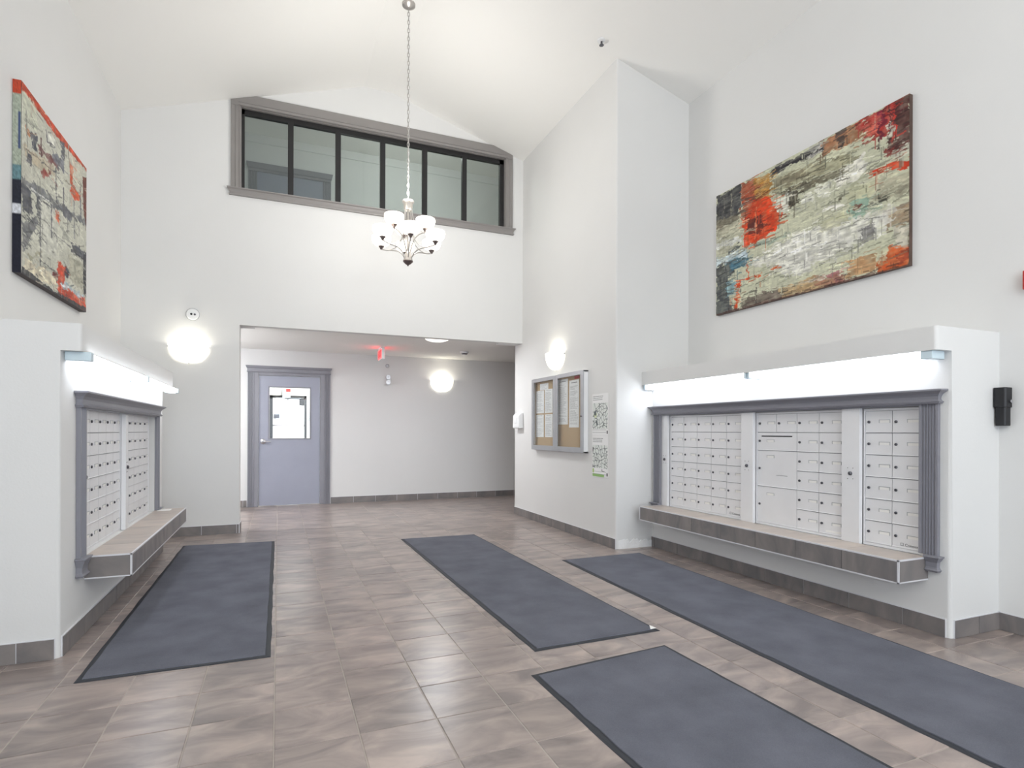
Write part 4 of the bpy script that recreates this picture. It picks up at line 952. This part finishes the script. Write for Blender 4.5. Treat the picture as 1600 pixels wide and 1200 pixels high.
# exit sign hanging from the hallway ceiling (seen nearly edge on)
ex = thing('exit_sign', 'lit red exit sign hanging from the hallway ceiling, seen edge on', 'sign', (1.52, 9.2, ZHC))
part('housing', G().box(1.497, 1.543, 9.03, 9.37, 2.375, 2.545), WHITEP, ex, bevel=0.004)
part('ceiling_mount', G().box(1.49, 1.55, 9.10, 9.30, 2.545, ZHC), WHITEP, ex)
tmx = text_mesh('EXIT', 0.145, 0.0015); tmx.materials.append(EXITL)
for s in (-1, 1):
    xx = 1.52 + s * 0.0245
    fp = part('face_plate', G().box(xx - 0.0015, xx + 0.0015, 9.045, 9.355, 2.388, 2.532), EXITM, ex)
    o = part('lettering', None, None, ex, local=True, me=tmx, loc=(s * 0.027, 0, 2.46 - ZHC)); o.rotation_euler = (math.pi / 2, 0, s * math.pi / 2)
# emergency lamp pair and sounder on the hallway wall
single('wall_sounder', G().lathe([(0.034, 0), (0.034, -0.012), (0.022, -0.02), (0.018, -0.012), (0.001, -0.012)], 18, (1.782, YB, 2.392), 'y'), ALUF, 'small round wall disc below the exit sign', 'alarm', (1.782, YB, 2.392), smooth=True)
t = thing('emergency_light', 'white twin head emergency light on the hallway wall', 'lamp', (1.80, YB, 2.14))
part('base', G().box(1.775, 1.845, YB - 0.03, YB, 2.10, 2.18), WHITEP, t, bevel=0.008)
for dz in (0.045, -0.045):
    c = (1.785, YB - 0.07, 2.14 + dz)
    hdm = part('lamp_head', G().lathe([(0.012, 0.04), (0.022, 0.03), (0.042, -0.012), (0.044, -0.03), (0.036, -0.032), (0.001, -0.024)], 16, c, 'y'), ALUF, t, smooth=True)
    part('arm', G().tube([(1.80, YB - 0.02, 2.14 + dz * 0.4), c], 0.008, 6), LOCKM, t)
# smoke detector
t = thing('smoke_detector', 'white smoke detector on the hallway ceiling above the sconce', 'detector', (2.885, 9.14, ZHC))
part('body', G().lathe([(0.075, 0), (0.072, -0.018), (0.05, -0.03), (0.028, -0.05), (0.001, -0.052)], 24), WHITEP, t, local=True, smooth=True)
part('vent_ring', G().lathe([(0.052, -0.026), (0.056, -0.03), (0.036, -0.043), (0.033, -0.04)], 24), LOCKM, t, local=True)
# sprinkler on the sloping ceiling
t = thing('sprinkler', 'small metal sprinkler head on the sloping ceiling above the projecting wall', 'sprinkler', (3.06, 5.06, 5.258))
part('escutcheon', G().lathe([(0.045, 0.01), (0.043, -0.004), (0.02, -0.01)], 18), WHITEP, t, local=True)
part('nozzle', G().lathe([(0.010, 0.0), (0.010, -0.03), (0.024, -0.045), (0.024, -0.048), (0.001, -0.048)], 12), LOCKM, t, local=True)
# black key reader on the end of the right enclosure
t = thing('key_box', 'black plastic box with chrome knob in the corner beside the right mailboxes', 'box', (XR, 2.13, 1.29))
part('housing', G().prism([(XR, 2.100), (XR, 2.166), (XR - 0.072, 2.166), (XR - 0.072, 2.108), (XR - 0.062, 2.098)], 'z', 1.405, 1.53), BLACKP, t, bevel=0.004)
part('lower_body', G().prism([(XR, 2.108), (XR, 2.160), (XR - 0.062, 2.160), (XR - 0.062, 2.114), (XR - 0.054, 2.106)], 'z', 1.290, 1.41), BLACKP, t, bevel=0.004)
part('knob', G().lathe([(0.007, 0), (0.011, -0.005), (0.011, -0.012), (0.004, -0.015), (0.001, -0.015)], 14, (XR - 0.03, 2.100, 1.443), 'y'), CHROME, t, smooth=True)
# red fire alarm pull at the frame edge
t = thing('fire_alarm', 'red fire alarm box on the right wall at the right edge of the photo', 'alarm', (XR, 1.953, 2.12))
part('housing', G().box(XR - 0.045, XR, 1.912, 2.029, 2.12, 2.235), REDP, t, bevel=0.004)
part('cover', G().box(XR - 0.052, XR - 0.044, 1.927, 2.012, 2.135, 2.22), WHITEP, t)
